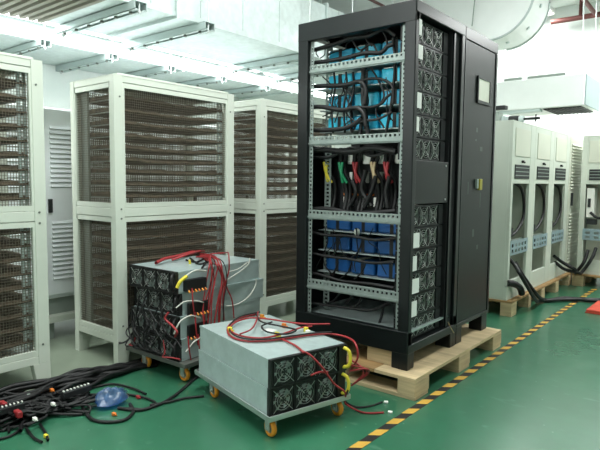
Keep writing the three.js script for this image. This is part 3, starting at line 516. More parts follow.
// black closed cabinet beside it
{
  const z0 = -1.24, z1 = -0.667, W = 0.80, T = 2.172, x1 = 0.0;
  const t = thing('closed_cabinet', 'tall closed black cabinet with a white framed card on its door', 'cabinet', [-W / 2, YP, (z0 + z1) / 2]);
  wpart(t, 'carcass', bx(-W, x1 - 0.022, 0.235, T, z0, z1, 0.005), M.black);
  wpart(t, 'door_frame', [bx(x1 - 0.022, x1, 2.098, T, z0, z1, 0.004), bx(x1 - 0.022, x1, 0.235, 0.26, z0, z1, 0.004), bx(x1 - 0.022, x1, 0.26, 2.098, z1 - 0.016, z1, 0.004), bx(x1 - 0.022, x1, 0.26, 2.098, z0, z0 + 0.03, 0.004)], M.black);
  const d = wpart(t, 'door', bx(x1 - 0.022, x1 - 0.006, 0.262, 2.096, z0 + 0.032, z1 - 0.018, 0.003), M.panel);
  for (const [a, b] of [[z1 - 0.1, z1 - 0.01], [z0 + 0.02, z0 + 0.12]]) for (const [c, e] of [[-0.1, -0.004], [-W + 0.01, -W + 0.1]]) wpart(t, 'foot', bx(c, e, YP, 0.24, a, b, 0.004), M.black);
  const cf = wpart(t, 'card_frame', [bx(-0.006, 0.004, 1.722, 1.742, -1.115, -0.885), bx(-0.006, 0.004, 1.884, 1.9, -1.115, -0.885), bx(-0.006, 0.004, 1.742, 1.884, -0.9, -0.885), bx(-0.006, 0.004, 1.742, 1.884, -1.115, -1.1)], M.panel);
  wpart(t, 'card', bx(-0.006, -0.001, 1.742, 1.884, -1.1, -0.9), std(0xdedfce, 0.4), 'pale cream card');
  wpart(t, 'latch', bx(-0.006, 0.012, 1.14, 1.215, -1.0, -0.955, 0.003), std(0xa59a2c, 0.5), 'yellow-green key tag'); wpart(t, 'latch', bx(-0.006, 0.01, 1.15, 1.215, -0.94, -0.91, 0.003), M.rackDark);
  // chalky marks on the door
  const marks = [], scuffMat = std(0x59605c, 0.8); for (const [u, v, w, h] of [[477, 130, 0.03, 0.03], [481, 149, 0.05, 0.03], [476, 140, 0.025, 0.012], [480, 200, 0.012, 0.1], [473, 233, 0.03, 0.05], [477, 247, 0.03, 0.03], [468, 188, 0.012, 0.08]]) { const q = atX(u, v, -0.006); marks.push(wpart(t, 'scuff_mark', bx(-0.007, -0.0055, q.y - h / 2, q.y + h / 2, q.z - w / 2, q.z + w / 2), scuffMat)); }
  wpart(t, 'top_knob', bx(-0.03, -0.01, 1.88, 1.93, z0 + 0.002, z0 + 0.02), M.rackDark);
}
solo('cable_tie', tube([atX(448, 322, 0.006), atX(451, 328, 0.01), atX(454, 333, 0.012)], 0.003, 10, 5), M.wood, 'thin tan cable tie on the foot of the open cabinet', 'cable tie');

// ------------------------------------------------------------------ battery modules on carts
const ML = 0.734, MW = 0.455, MH = 0.134;
function makeModule(label, handleMat, group) {     // fans face +x; x in [-ML,0], z in [-MW,0]
  const t = thing('battery_module', label, 'battery module', [0, 0, 0], group);
  part(t, 'case', bx(-ML, -0.02, 0, MH, -MW, 0, 0.003), M.module);
  part(t, 'lid_lip', bx(-ML - 0.001, -0.02, MH - 0.012, MH + 0.0005, -0.0005, 0.0015), M.module); part(t, 'lid_lip', bx(-ML - 0.001, -0.02, MH - 0.012, MH + 0.0005, -MW - 0.0015, -MW + 0.0005), M.module);
  part(t, 'front_bezel', [bx(-0.022, 0, 0, 0.005, -MW, 0), bx(-0.022, 0, MH - 0.005, MH, -MW, 0), bx(-0.022, 0, 0.005, MH - 0.005, -0.012, 0), bx(-0.022, 0, 0.005, MH - 0.005, -MW, -MW + 0.05), bx(-0.022, 0, 0.005, MH - 0.005, -0.1435, -0.1385), bx(-0.022, 0, 0.005, MH - 0.005, -0.2735, -0.2685)], M.fanFrame);
  for (let k = 0; k < 3; k++) fan(t, -0.002, MH / 2, -0.076 - k * 0.13);
  part(t, 'handle', tube([V(-0.002, 0.02, -MW + 0.02), V(0.022, 0.03, -MW + 0.008), V(0.03, 0.068, -MW + 0.002), V(0.022, 0.108, -MW + 0.008), V(-0.002, 0.12, -MW + 0.02)], 0.009, 20, 8), handleMat, 'curved handle');
  return t;
}
function makeCart(label, base, turn, x0, x1, z0, z1, yt, deckMat = M.strut) {
  const t = thing('trolley', label, 'trolley', base, undefined, turn);
  part(t, 'deck', bx(x0, x1, yt - 0.006, yt, z0, z1), deckMat);
  part(t, 'edge_frame', [bx(x0, x1, yt - 0.012, yt + 0.014, z1 - 0.004, z1 + 0.002, 0.002), bx(x0, x1, yt - 0.012, yt + 0.014, z0 - 0.002, z0 + 0.004, 0.002), bx(x0 - 0.002, x0 + 0.004, yt - 0.012, yt + 0.014, z0, z1, 0.002), bx(x1 - 0.004, x1 + 0.002, yt - 0.012, yt + 0.014, z0, z1, 0.002)], deckMat === M.strut ? M.steel : deckMat);
  for (const x of [x0 + 0.16, x1 - 0.05]) for (const z of [z0 + 0.045, z1 - 0.04]) {
    const r = 0.042, c = part(t, 'caster', [bx(x - 0.03, x + 0.03, yt - 0.012, yt - 0.006, z - 0.03, z + 0.03), bx(x - 0.018, x + 0.018, r - 0.008, yt - 0.012, z + 0.017, z + 0.021, 0.001), bx(x - 0.018, x + 0.018, r - 0.008, yt - 0.012, z - 0.021, z - 0.017, 0.001), cyl(0.008, V(x, r, z - 0.026), V(x, r, z + 0.026), 8), bx(x - 0.018, x + 0.018, 2 * r + 0.002, 2 * r + 0.008, z - 0.02, z + 0.02)], M.steel);
    const w = part(c, 'wheel', new THREE.TorusGeometry(r - 0.011, 0.011, 8, 22).scale(1, 1, 1.25).translate(x, r, z), M.amber, 'amber plastic tyre');
    part(c, 'wheel_hub', cyl(r - 0.014, V(x, r, z - 0.009), V(x, r, z + 0.009), 16), M.rackDark);
  }
  return t;
}
// front cart
const C1 = [-0.202, 0, 0.931], A1 = -0.257;
makeCart('flat steel trolley on amber wheels carrying two grey battery modules', C1, A1, -ML - 0.02, 0.02, -MW - 0.02, 0.014, 0.105);
const q1 = (x, y, z) => V(x, y, z).applyAxisAngle(V(0, 1, 0), A1).add(V(...C1));
{
  const m = makeModule('lower grey battery module with three fans on the low trolley', M.yellowTape, 'grey battery modules');
  m.position.copy(q1(0, 0.1055, 0)); m.rotation.y = A1;
  const p = q1(0.004, 0.2415, -0.002); dup(m, [p.x, p.y, p.z], A1 - 0.006, 'upper grey battery module of two, topped with coiled red cables');
}
// rear cart, turned a quarter: fans face +z
const C2 = [-1.16, 0, 0.712], A2 = 0.02;
makeCart('steel trolley on amber wheels carrying a stack of four grey battery modules', C2, A2, -MW - 0.0, 0.12, -ML - 0.05, 0.03, 0.105, M.deckDark);  // dark deck colour: brownish metal with the shadow painted in
const q2 = (x, y, z) => V(x, y, z).applyAxisAngle(V(0, 1, 0), A2).add(V(...C2));
{
  const labs = ['bottom battery module of the stack of four on the rear trolley', 'second battery module from the bottom in the stack of four', 'third battery module up, jutting out, in the stack of four', 'top battery module of the stack of four, under red cables'];
  let p0 = null;
  labs.forEach((l, k) => {
    const sh = [0.03, 0.02, 0.006, 0.004][k], sz = [0.0, 0.004, -0.035, 0][k], p = q2(-MW + sh, 0.1055 + k * 0.1345, sz);
    if (!p0) { p0 = makeModule(l, M.cable, 'grey battery modules'); p0.position.copy(p); p0.rotation.y = A2 - Math.PI / 2; }
    else dup(p0, [p.x, p.y, p.z], A2 - Math.PI / 2 + [0, 0.01, -0.015, 0.004][k], l);
  });
}
// connectors and cables on the rear stack (its +x side and top)
{
  const S = (u, v, off = 0.012) => atX(u, v, C2[0] + off);
  const yT = 0.1055 + 4 * 0.1345 - 0.001;
  const T = (u, v, o = 0.008) => atY(u, v, yT + o);
  [[176, 204, 285, 'top'], [178, 206, 308, 'third'], [178, 206, 330, 'second']].forEach(([u0, u1, v, w], k) => {
    const a = S(u0 + 8, v - 5), b = S(u1, v + 3);
    const t = thing('connector_row', 'row of black plugs with orange tips on the ' + (k === 0 ? 'top' : k === 1 ? 'third' : 'second') + ' stacked module', 'connector', [C2[0] + 0.02, Math.min(a.y, b.y), (a.z + b.z) / 2], 'plug rows on the stacked modules');
    wpart(t, 'socket_bar', bx(C2[0] + (k ? 0.02 : 0.0), C2[0] + 0.04, b.y, a.y, a.z, b.z, 0.004), M.cable);
    for (let i = 0; i < 6; i++) { const z = a.z + (b.z - a.z) * (i + 0.5) / 6; wpart(t, 'plug', cyl(0.005, V(C2[0] + 0.035, b.y + 0.01, z), V(C2[0] + 0.052, b.y - 0.004, z), 8), i % 2 ? M.orange : M.amber); }
  });
  const wl = 'white cable looped along the side of the stacked modules', wg = 'white cables on the stacked modules';
  const wc = (px, r = 0.006) => solo('white_cable', tube(px.map(([u, v, o]) => S(u, v, o || 0.03)), r, 30, 6), M.whiteCable, wl, 'cable', wg);
  wc([[178, 287, 0.02], [184, 278, 0.03], [194, 271, 0.05], [206, 271, 0.03]], 0.0055);
  wc([[176, 308, 0.03], [184, 302, 0.05], [196, 301, 0.05], [206, 303, 0.03]], 0.0045);
  wc([[174, 334, 0.04], [180, 322, 0.06], [190, 316, 0.06], [200, 318, 0.04]], 0.0055);
  wc([[186, 352, 0.05], [194, 342, 0.06], [200, 338, 0.05]], 0.0055);
  wc([[222, 283], [230, 278], [242, 270], [249, 263], [250, 258]], 0.0045);
  wc([[216, 303], [228, 306], [240, 303], [250, 295], [256, 284], [256, 279]], 0.0045);
  wc([[228, 272], [238, 269], [248, 262]], 0.0035);
  solo('yellow_sleeve', tube([S(177, 288, 0.02), S(180, 282, 0.03), S(187, 276, 0.045)], 0.011, 16, 8), M.yellowTape, 'yellow sleeve on the cable of the top stacked module', 'cable sleeve');
  const rl = 'red cable hanging down the side of the stacked modules', rg = 'red cables on the stacked modules';
  const rc = (top, px, r = 0.0048, m = M.red, l = rl) => solo('red_cable', tube([...top.map(([u, v, o]) => T(u, v, o || 0.012)), ...px.map(([u, v, o]) => S(u, v, o || 0.035))], r, 40, 6), m, l, 'cable', rg);
  rc([[196, 257], [206, 256]], [[211, 262], [214, 280], [211, 298], [208, 322]]);
  rc([[200, 256], [208, 256]], [[216, 264], [222, 278], [218, 300], [214, 325]], 0.0055);
  rc([[200, 254], [210, 255]], [[219, 264], [224, 280], [221, 296], [219, 326]], 0.0055);
  rc([[210, 254], [222, 253]], [[229, 258], [229, 270], [226, 284], [232, 300], [234, 318]]);
  rc([[204, 258]], [[212, 268], [210, 286], [204, 308], [205, 322]]);
  rc([[206, 258]], [[221, 272], [225, 282], [223, 300], [224, 320]]);
  for (let i = 0; i < 6; i++) { const u = 209 + i * 3.2 + rr(-1, 1), e = rr(-4, 4); rc([[198 + i, 257 - i * 0.4]], [[u, 262 + rr(-1, 3), 0.02 + rr(0, 0.01)], [u + e, 280, 0.03 + rr(0, 0.02)], [u - 3 + e, 300, 0.03 + rr(0, 0.02)], [u - 4 + e, rr(316, 330), 0.03 + rr(0, 0.02)]], rr(0.003, 0.0045), i % 3 === 2 ? M.cable : M.red, i % 3 === 2 ? 'slim black cable among the red ones hanging down the stacked modules' : rl); }
  for (const [u, v0, v1] of [[192, 288, 318], [195, 312, 345], [198, 334, 356], [188, 336, 360], [203, 310, 340]]) solo('red_cable', tube([S(u, v0, 0.045), S(u + 1, (v0 + v1) / 2, 0.06), S(u + 3, v1, 0.05)], 0.0045, 14, 6), M.red, rl, 'cable', rg);
  solo('red_strap', [tube([T(156, 263, 0.02), T(164, 259, 0.03), T(178, 256, 0.03), T(192, 252, 0.03), T(204, 251, 0.02)], 0.011, 30, 8), tube([T(172, 260, 0.02), T(186, 255, 0.045), T(200, 251, 0.03)], 0.008, 20, 8)], M.red, 'thick red strap lying across the top stacked module', 'strap');
  for (const pts of [[[186, 260], [196, 262], [206, 258], [212, 264]], [[190, 258], [200, 264], [208, 262]], [[196, 254], [206, 260], [202, 268]]]) solo('black_cable', tube(pts.map(([u, v]) => T(u, v, 0.008)), 0.006, 20, 6), M.cable, 'thin black cable on top of the stacked modules', 'cable', 'black cables on the stacked modules');
  for (const [u, v] of [[190, 264], [200, 251], [194, 250]]) { const q = T(u, v, 0.0); solo('terminal_lug', cyl(0.008, q, q.clone().add(V(0, 0.026, 0.004)), 8), M.yellowTape, 'small yellow terminal on top of the stacked modules', 'terminal', 'yellow terminals on the stacked modules'); }
  // dark cables spilling over the fans of the lower modules
  for (let i = 0; i < 24; i++) {
    const x0 = rr(-0.40, 0.0), y0 = rr(0.2, 0.5), pts = []; let x = x0, y = y0;
    for (let k = 0; k < 5; k++) { pts.push(q2(x, y, 0.045 + rr(0, 0.045) * Math.sin(Math.PI * k / 4))); x += rr(-0.05, 0.09); y -= rr(0.02, 0.085); if (y < 0.15) y = 0.15; }
    solo('black_cable', tube(pts, rr(0.0035, 0.007), 24, 6), i % 8 === 7 ? M.red : M.cable, (i % 8 === 7 ? 'red' : 'black') + ' cable tangled over the fans of the lower stacked modules', 'cable', 'cables over the lower stacked modules');
  }
}
// cables on the front cart
{
  const yT = 0.2415 + MH; const P = (u, v, o = 0.008) => atY(u, v, yT + o);
  const ring = [[258, 314], [240, 318], [228, 327], [232, 337], [246, 341], [266, 341], [290, 338], [312, 335], [330, 334]];
  const lab = 'red cable coiled on top of the two-module trolley', grp = 'coiled cables on the front trolley';
  const wire = (px, r, m, l, o = 0.008) => solo(m === M.red ? 'red_cable' : 'black_cable', tube(px.map(([u, v, h]) => h !== undefined && h < 0 ? atY(u, v, -h) : P(u, v, o + (h || 0))), r, px.length * 8, 6), m, l, 'cable', grp);
  wire([...ring, [346, 337, 0.0], [356, 345, 0.0], [358, 356, -0.33], [352, 368, -0.24], [346, 378, -0.13]], 0.0055, M.red, lab);
  wire(ring.map(([u, v]) => [u + 2, v - 2]), 0.0045, M.cable, 'black cable coiled on top of the two-module trolley', 0.02);
  wire([[330, 324], [306, 324], [288, 322], [268, 319], [250, 318], [236, 322], [230, 330], [242, 336], [262, 338], [282, 334], [300, 328], [312, 326]], 0.005, M.red, lab, 0.02);
  wire([[258, 312], [256, 322], [250, 330], [240, 334]], 0.0045, M.red, lab, 0.03);
  wire([[256, 314], [262, 322], [280, 326], [296, 330], [286, 334], [268, 332], [262, 326], [272, 322]], 0.005, M.cable, 'black cable coiled on top of the two-module trolley', 0.03);
  wire([[280, 338], [296, 346], [304, 353]], 0.0055, M.red, lab, 0.01);
  // cable crossing the fan faces, hanging down to the floor
  const f = (x, y, z) => q1(x, y, z);
  solo('red_cable', tube([P(300, 350, 0.012), f(0.02, 0.37, -0.21), f(0.05, 0.3, -0.27), f(0.05, 0.21, -0.34), f(0.06, 0.16, -0.40), atY(346, 404, 0.035), atY(356, 410, 0.008), atY(366, 413, 0.006), atY(384, 412.5, 0.006)], 0.005, 60, 6), M.red, 'red cable hanging over the fans down to the green floor', 'cable');
  solo('red_cable', tube([f(0.05, 0.275, -0.30), f(0.045, 0.283, -0.25), f(0.04, 0.276, -0.205)], 0.0055, 16, 6), M.red, 'short red cable end with bright tip hanging in front of the fans', 'cable');
  solo('black_cable', tube([f(0.06, 0.16, -0.42), atY(346, 402, 0.03), atY(356, 407, 0.008), atY(370, 406, 0.006), atY(382, 402, 0.006)], 0.005, 40, 6), M.cable, 'thin black cable trailing on the floor beside the hazard tape', 'cable');
  for (const [u, v, l] of [[384, 402, 'on the black cable'], [388, 412, 'on the red cable']]) { const q = atY(u, v, 0.006); solo('terminal_lug', cyl(0.008, q, q.clone().add(V(0.02, 0, -0.01)), 8), M.white, 'pale terminal lug at the floor end ' + l, 'terminal'); }
  for (const [dx, k] of [[0, 0], [0.02, 1], [0.035, 2]]) solo('red_cable', tube([f(0.02, 0.3 - k * 0.03, -MW - 0.01), f(0.05 + dx, 0.26, -MW - 0.06), f(0.02, 0.2, -MW - 0.1 - dx), f(-0.02, 0.14, -MW - 0.06)], 0.0045, 24, 6), M.red, 'red cable looping beside the yellow handles of the low trolley', 'cable', 'red loops beside the yellow handles');
  for (const [u, v, m, n] of [[262, 317, M.amber, 'amber'], [230, 330, M.yellowTape, 'yellow'], [284, 326, M.orange, 'orange'], [277, 335, M.yellowTape, 'yellow'], [306, 330, M.yellowTape, 'pale yellow'], [308, 333, M.white, 'white']]) { const q = P(u, v, 0.01); solo('plug', [bx(q.x - 0.012, q.x + 0.012, q.y - 0.01, q.y + 0.016, q.z - 0.009, q.z + 0.009, 0.004), cyl(0.005, V(q.x + 0.01, q.y, q.z), V(q.x + 0.026, q.y, q.z), 6)], m, n + ' plug among the coiled cables on the two-module trolley', 'plug', 'plugs among the coiled cables'); }
  { const q = P(270, 330, 0.002); solo('paper_tag', bx(q.x - 0.04, q.x + 0.03, q.y - 0.002, q.y - 0.0005, q.z - 0.03, q.z + 0.03), M.paper, 'white paper tag lying under the coiled cables', 'tag'); }
}

// ------------------------------------------------------------------ heap of cables and terminal strips on the floor
{
  const lab = 'black cable in the heap on the green floor', grp = 'heap of black cables on the floor';
  const path = (a, b, n, jit, h0, h1) => { const o = []; for (let i = 0; i <= n; i++) { const t = i / n; o.push(V(a.x + (b.x - a.x) * t + rr(-jit, jit), Math.max(0.008, h0 + (h1 - h0) * t + rr(-0.006, 0.012)), a.z + (b.z - a.z) * t + rr(-jit, jit))); } return o; };
  // long bundle from the corner towards the rack
  for (let i = 0; i < 22; i++) {
    const k = i % 4, a = atY(-12, 398 + i * 1.6, 0.01), b = atY(78 + rr(-4, 10), 384 + rr(-6, 6), 0.01), c = atY(150 + rr(-6, 8), 358 + i * 0.35, 0.01);
    const pts = [...path(a, b, 4, 0.035, 0.012 + k * 0.018, 0.012 + k * 0.02), ...path(b, c, 4, 0.018, 0.012 + k * 0.018, 0.01).slice(1)];
    solo('black_cable', tube(pts, rr(0.009, 0.014), 60, 6), M.cable, lab, 'cable', grp);
  }
  for (let i = 0; i < 44; i++) {
    const a = atY(rr(-10, 30), rr(402, 432), 0.01), b = atY(rr(55, 100), rr(396, 416), 0.01);
    solo('black_cable', tube(path(a, b, 6, 0.05, 0.012 + (i % 4) * 0.017, 0.012 + (i % 3) * 0.015), rr(0.0045, 0.01), 50, 6), M.cable, lab, 'cable', grp);
  }
  const loops = [[[86, 414], [94, 420], [108, 422], [124, 420], [133, 412], [130, 404]], [[118, 408], [140, 410], [160, 404], [174, 396], [186, 386], [200, 374]], [[88, 400], [104, 392], [124, 394], [146, 398], [156, 404], [146, 409], [128, 408]], [[90, 388], [112, 384], [132, 388], [146, 394]], [[26, 428], [34, 438], [42, 442]], [[40, 424], [46, 434], [48, 440]], [[-6, 440], [10, 436], [24, 426], [30, 418]], [[-6, 432], [8, 428], [22, 418]], [[150, 405], [168, 402], [186, 398], [204, 396]]];
  loops.forEach((l, i) => solo('black_cable', tube(l.map(([u, v]) => atY(u, v, 0.009)), i < 2 ? 0.009 : 0.0065, 40, 6), M.cable, 'black cable looping over the green floor at the edge of the heap', 'cable', 'loose loops of the cable heap'));
  const strip = (u0, v0, u1, v1, n, h, label) => {
    const a = atY(u0, v0, h), b = atY(u1, v1, h), d = b.clone().sub(a), L = d.length(); const t = thing('terminal_strip', label, 'terminal strip', [a.x, h, a.z], 'terminal strips in the cable heap', Math.atan2(-d.z, d.x));
    part(t, 'strip_body', bx(0, L, -0.02, 0.012, -0.018, 0.018, 0.004), M.blackMatte);
    for (let i = 0; i < n; i++) part(t, 'terminal', bx((i + 0.3) * L / n, (i + 0.68) * L / n, 0.012, 0.019, -0.007, 0.007, 0.002), M.white, i ? undefined : 'white terminals');
    return t;
  };
  strip(-8, 413, 24, 404, 8, 0.085, 'terminal strip with white terminals near the red plugs in the heap');
  strip(62, 395, 90, 386, 8, 0.085, 'terminal strip with white terminals beside the blue plastic bag');
  for (const [u, v, n] of [[3, 402, 'behind'], [18, 411, 'before']]) { const q = atY(u, v, 0.085); solo('red_plug', bx(q.x - 0.026, q.x + 0.026, 0.055, 0.088, q.z - 0.012, q.z + 0.012, 0.006), M.red, 'red plug lying ' + n + ' the white terminal strip in the heap', 'plug', 'red plugs in the heap'); }
  for (const [u, v, m, n, c] of [[52, 390, M.orange, 'orange plug at the rack foot end of the heap', 'plug'], [35, 419, M.white, 'white plug lying among the black cables', 'plug'], [46, 436, M.yellowTape, 'pale yellow plug on the floor below the heap', 'plug'], [53, 404, M.white, 'tiny white clip on the heap of cables', 'clip'], [114, 414, M.orange, 'orange plug beside the blue plastic bag', 'plug'], [138, 397, M.red, 'red plug on the green floor beyond the blue bag', 'plug'], [28, 395, M.rackDark, 'grey clip on the heap below the rack', 'clip']]) {
    const onHeap = v < 420 && u < 60; const q = atY(u, v, onHeap ? 0.07 : 0.009); solo('plug', [bx(q.x - 0.012, q.x + 0.012, q.y - 0.008, q.y + 0.008, q.z - 0.008, q.z + 0.008, 0.003), cyl(0.004, V(q.x + 0.01, q.y, q.z), V(q.x + 0.024, q.y, q.z), 6)], m, n, c);
  }
  // crumpled translucent blue bag
  const c = atY(111, 404, 0), g = new THREE.SphereGeometry(0.075, 30, 18), p = g.attributes.position;
  for (let i = 0; i < p.count; i++) { const v = V(p.getX(i), p.getY(i), p.getZ(i)), n = v.clone().normalize(); const k = 0.5 + 1.1 * fbm((n.x + 1) / 2, (n.z + n.y + 2) / 4, 7, 7, 3, 5); v.multiplyScalar(k); v.y = v.y > 0 ? v.y * 0.75 : v.y * 0.2; v.x *= 0.8; p.setXYZ(i, v.x, v.y, v.z); }
  g.computeVertexNormals(); g.computeBoundingBox(); g.translate(c.x, 0.002 - g.boundingBox.min.y, c.z);
  solo('plastic_bag', g, M.bag, 'crumpled translucent blue plastic bag on the floor by the cable heap', 'bag');
  // dark scraps on the floor
}

// ------------------------------------------------------------------ row of white cabinets behind, on their pallets
pallet('wooden_pallet', 'long wooden pallet under the row of open white cabinets', -0.95, -0.14, -4.30, -2.19, 0.14, [[-0.95, -0.85], [-0.62, -0.5], [-0.24, -0.14]], [[-2.33, -2.19], [-2.76, -2.68], [-3.22, -3.1], [-3.75, -3.63], [-4.3, -4.18]], 3, false);
pallet('wooden_pallet', 'wooden pallet under the white cabinet facing the hazard tape', -0.12, 0.8, -5.0, -4.24, 0.14, [[-0.12, 0.0], [0.3, 0.42], [0.68, 0.8]], [[-4.36, -4.24], [-4.68, -4.56], [-5.0, -4.88]], 3, false);
function whiteCabinet(label, turn, base) {    // local: front faces +x at x=0, z in [-0.655, 0]
  const t = thing('white_cabinet', label, 'cabinet', base, 'open white power cabinets', turn);
  const w = 0.655, D = 0.62, H = 1.6, L = 0.05, Rr = 0.14;   // uprights
  part(t, 'rear_panel', bx(-D, -D + 0.01, 0, H, -w, 0), M.rack); part(t, 'side_panel', bx(-D, -0.03, 0, H, -0.008, 0), M.rack); part(t, 'side_panel', bx(-D, -0.03, 0, H, -w, -w + 0.008), M.rack);
  part(t, 'roof', bx(-D, 0, H - 0.01, H, -w, 0, 0.003), M.rack); part(t, 'base', bx(-D, 0, 0, 0.02, -w, 0, 0.003), M.rack);
  part(t, 'upright', bx(-0.03, 0, 0.02, H - 0.01, -L, 0, 0.003), M.rack); part(t, 'upright', bx(-0.03, 0, 0.02, H - 0.01, -w, -w + Rr, 0.003), M.rack);
  part(t, 'front_panel', bx(-0.03, -0.002, 1.045, H - 0.01, -w + Rr, -L, 0.002), M.rack);
  part(t, 'access_cover', bx(-0.004, 0.004, 1.29, 1.54, -w + Rr + 0.02, -L - 0.02, 0.002), M.beige, 'grey-white cover plate');
  part(t, 'display', bx(-0.004, 0.006, 1.09, 1.215, -w + Rr + 0.03, -L - 0.03, 0.003), M.darkSlot, 'dark display strip');
  for (let i = 0; i < 3; i++) part(t, 'display_slat', bx(0.006, 0.008, 1.115 + i * 0.035, 1.122 + i * 0.035, -w + Rr + 0.035, -L - 0.035), M.rackDark);
  part(t, 'switch', [cyl(0.012, V(0, 1.245, -w / 2 + 0.06), V(0.02, 1.245, -w / 2 + 0.06), 10), cyl(0.008, V(0, 1.24, -w / 2), V(0.012, 1.24, -w / 2), 8)], M.darkSlot);
  part(t, 'kick_panel', bx(-0.03, -0.002, 0.02, 0.17, -w + Rr, -L, 0.002), M.rack);
  part(t, 'inner_plate', bx(-0.3, -0.29, 0.1, 1.05, -w + Rr - 0.06, -L + 0.03), M.beige);
  part(t, 'terminal_block', [bx(-0.18, -0.03, 0.66, 1.0, -L - 0.09, -L - 0.01, 0.004)], M.white, 'white switch block');
  part(t, 'switch_toggle', [bx(-0.032, -0.02, 0.78, 0.88, -L - 0.055, -L - 0.025)], M.darkSlot); part(t, 'switch_toggle', [bx(-0.1, -0.02, 0.58, 0.64, -L - 0.12, -L - 0.02)], M.darkSlot);
  const holes = []; for (let i = 0; i < 5; i++) for (let j = 0; j < 2; j++) { const a = 0.03 + i * 0.09, b = 0.02 + j * 0.05; holes.push(new THREE.Path([new THREE.Vector2(a, b), new THREE.Vector2(a + 0.05, b), new THREE.Vector2(a + 0.05, b + 0.03), new THREE.Vector2(a, b + 0.03)])); }
  const br = extr([[0, 0], [0.49, 0], [0.49, 0.13], [0, 0.13]], 0.004, holes); br.rotateY(Math.PI / 2); br.translate(0.0, 0.40, -L + 0.01);
  part(t, 'cable_bracket', br, M.bracket, 'blue-grey punched bracket'); part(t, 'bracket_back', bx(-0.05, -0.045, 0.4, 0.53, -w + Rr, -L), M.rackDark);
  return t;
}
const cabLabs = ['open white power cabinet next to the closed black cabinet', 'middle open white power cabinet of the row on the long pallet', 'open white power cabinet next to the beige louvred cabinet'];
const wc0 = whiteCabinet(cabLabs[0], 0, [-0.19, 0.14, -2.2]);
dup(wc0, [-0.19, 0.14, -2.858], 0, cabLabs[1]); dup(wc0, [-0.19, 0.14, -3.516], 0, cabLabs[2]);
dup(wc0, [-0.085, 0.14, -4.3], -Math.PI / 2, 'open white power cabinet turned to face the hazard tape, by the end wall');
// beige louvred cabinet closing the row
{
  const t = thing('louvred_cabinet', 'beige louvred cabinet with dark handle at the end of the white cabinet row', 'cabinet', [-0.19, 0, -4.175]);
  const w = 0.62, H = 1.745;
  part(t, 'carcass', bx(-0.62, -0.02, 0.05, H, -w, 0, 0.004), M.beige);
  const d = part(t, 'door', bx(-0.02, 0, 0.06, H - 0.02, -w + 0.01, -0.01, 0.003), M.beige);
  for (const [a, b, n] of [[1.12, 1.66, 15], [0.25, 0.85, 16]]) for (let i = 0; i < n; i++) { const h = (b - a) / n, y = a + h * (i + 0.5); part(d, 'louver', extr([[0, -h * 0.28], [0.014, -h * 0.28], [0, h * 0.3]], w - 0.14).translate(0, y, -w + 0.07), M.beige); }
  part(d, 'handle', bx(0, 0.02, 0.93, 1.08, -0.16, -0.12, 0.004), M.darkSlot, 'dark lever handle');
  part(t, 'base', bx(-0.6, -0.03, 0, 0.05, -w + 0.02, -0.02), M.rackDark);
}
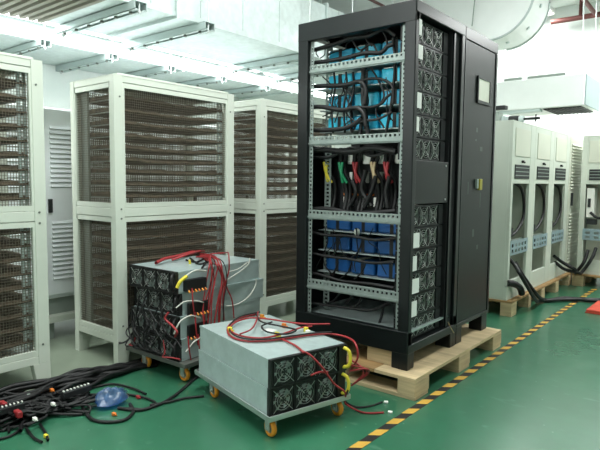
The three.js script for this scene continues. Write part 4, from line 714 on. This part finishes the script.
// black cables inside and hanging out of the white cabinets
{
  [[-2.2, cabLabs[0]], [-2.858, cabLabs[1]], [-3.516, cabLabs[2]]].forEach(([z, l], k) => {
    solo('black_cable', tube([V(-0.26, 1.19, z - 0.3), V(-0.235, 1.14, z - 0.42), V(-0.225, 1.0, z - 0.49), V(-0.225, 0.86, z - 0.48), V(-0.235, 0.74, z - 0.33), V(-0.25, 0.69, z - 0.16)], 0.014, 40, 8), M.cable, 'black cable curving inside the ' + ['first', 'second', 'third'][k] + ' white cabinet beyond the black ones', 'cable', 'cables inside the white cabinets');
    solo('black_cable', tube([V(-0.26, 0.66, z - 0.1), V(-0.24, 0.63, z - 0.2), V(-0.26, 0.55, z - 0.28)], 0.03, 20, 8), M.cable, 'short thick black cable above the bracket of the ' + ['first', 'second', 'third'][k] + ' white cabinet', 'cable', 'thick cables above the brackets');
  });
  const hang = (px, r, l) => solo('black_cable', tube(px, r, 50, 8), M.cable, l, 'cable', 'cables hanging out of the white cabinets');
  const X = (u, v, x) => atX(u, v, x), Yf = (u, v) => atY(u, v, 0.025);
  hang([X(508, 258, -0.22), X(514, 264, -0.17), X(520, 274, -0.1), V(-0.06, 0.1, -2.62), Yf(540, 301), Yf(556, 300), Yf(580, 299.5), Yf(606, 300)], 0.018, 'black cable from the first white cabinet down to the floor');
  hang([X(515, 262, -0.23), X(524, 277, -0.15), X(534, 291, -0.08), Yf(546, 300), Yf(566, 298), Yf(590, 300.5), Yf(606, 302)], 0.018, 'second black cable from the first white cabinet down to the floor');
  hang([X(506, 283, -0.2), X(514, 284, -0.16), X(520, 288, -0.14), X(522, 294, -0.13)], 0.03, 'short black cable end hanging from the base of the first white cabinet');
  hang([X(554, 256, -0.2), X(562, 262, -0.14), V(-0.02, 0.24, -3.9), atZ(576, 272, -4.2), atZ(584, 262, -4.22), atZ(588, 250, -4.3)], 0.018, 'black cable slung from the third white cabinet to the turned cabinet');
  hang([X(555, 262, -0.2), X(564, 269, -0.12), V(0.0, 0.2, -3.95), atZ(582, 272, -4.18), atZ(592, 258, -4.22), atZ(596, 248, -4.3)], 0.018, 'lower black cable slung from the third white cabinet to the turned cabinet');
  hang([V(0.02, 0.86, -4.33), V(0.1, 0.80, -4.33), V(0.2, 0.81, -4.33), V(0.34, 0.84, -4.33)], 0.015, 'black cable sagging inside the turned white cabinet');
}
// small dark fitting on top of the first cabinet
{
  const t = thing('spray_fitting', 'dark valve fitting with a thin tip on top of the first white cabinet', 'fitting', [-0.3, 1.74, -2.5]);
  wpart(t, 'valve_body', [cyl(0.03, V(-0.42, 1.775, -2.5), V(-0.2, 1.775, -2.5), 12), bx(-0.44, -0.36, 1.74, 1.81, -2.54, -2.46, 0.006)], M.acGrey);
  wpart(t, 'tip', cyl(0.012, V(-0.2, 1.775, -2.5), V(-0.06, 1.775, -2.5), 8), M.blackMatte); wpart(t, 'lever', bx(-0.1, -0.09, 1.745, 1.81, -2.505, -2.495), M.blackMatte);
  wpart(t, 'grip', cyl(0.034, V(-0.33, 1.775, -2.5), V(-0.24, 1.775, -2.5), 12), M.blackMatte);
  const b = thing('clamp_box', 'small dark clamp box on top of the first white cabinet, behind the black one', 'box', [-0.5, 1.74, -2.42]);
  wpart(b, 'box_body', bx(-0.56, -0.39, 1.74, 1.84, -2.5, -2.38, 0.006), M.rackDark); wpart(b, 'box_lid', bx(-0.57, -0.34, 1.865, 1.9, -2.48, -2.4, 0.006), M.blackMatte); wpart(b, 'spacer', bx(-0.54, -0.44, 1.84, 1.866, -2.46, -2.42), M.acGrey);
}
// red-orange plate on the floor
{
  const a = atY(585, 314, 0), t = thing('floor_mat', 'red-orange mat lying on the green floor beyond the hazard tape', 'mat', [0.7, 0, -3.08]);
  wpart(t, 'mat_body', bx(0.33, 1.1, 0, 0.035, -3.35, -2.82, 0.01), M.mat);
  wpart(t, 'mat_edge', [bx(0.325, 1.105, 0, 0.012, -3.355, -2.815, 0.004)], M.mat);
}
solo('hanger_wire', cyl(0.006, atZ(472, 26, -2.9), V(atZ(477, 0, -2.9).x + 0.02, HC, -2.9), 6), M.rackDark, 'thin dark wire hanging from the ceiling behind the closed black cabinet', 'wire');

scene.traverse(o => { if (o.isMesh) { o.castShadow = true; o.receiveShadow = true; } });
renderer.render(scene, camera);
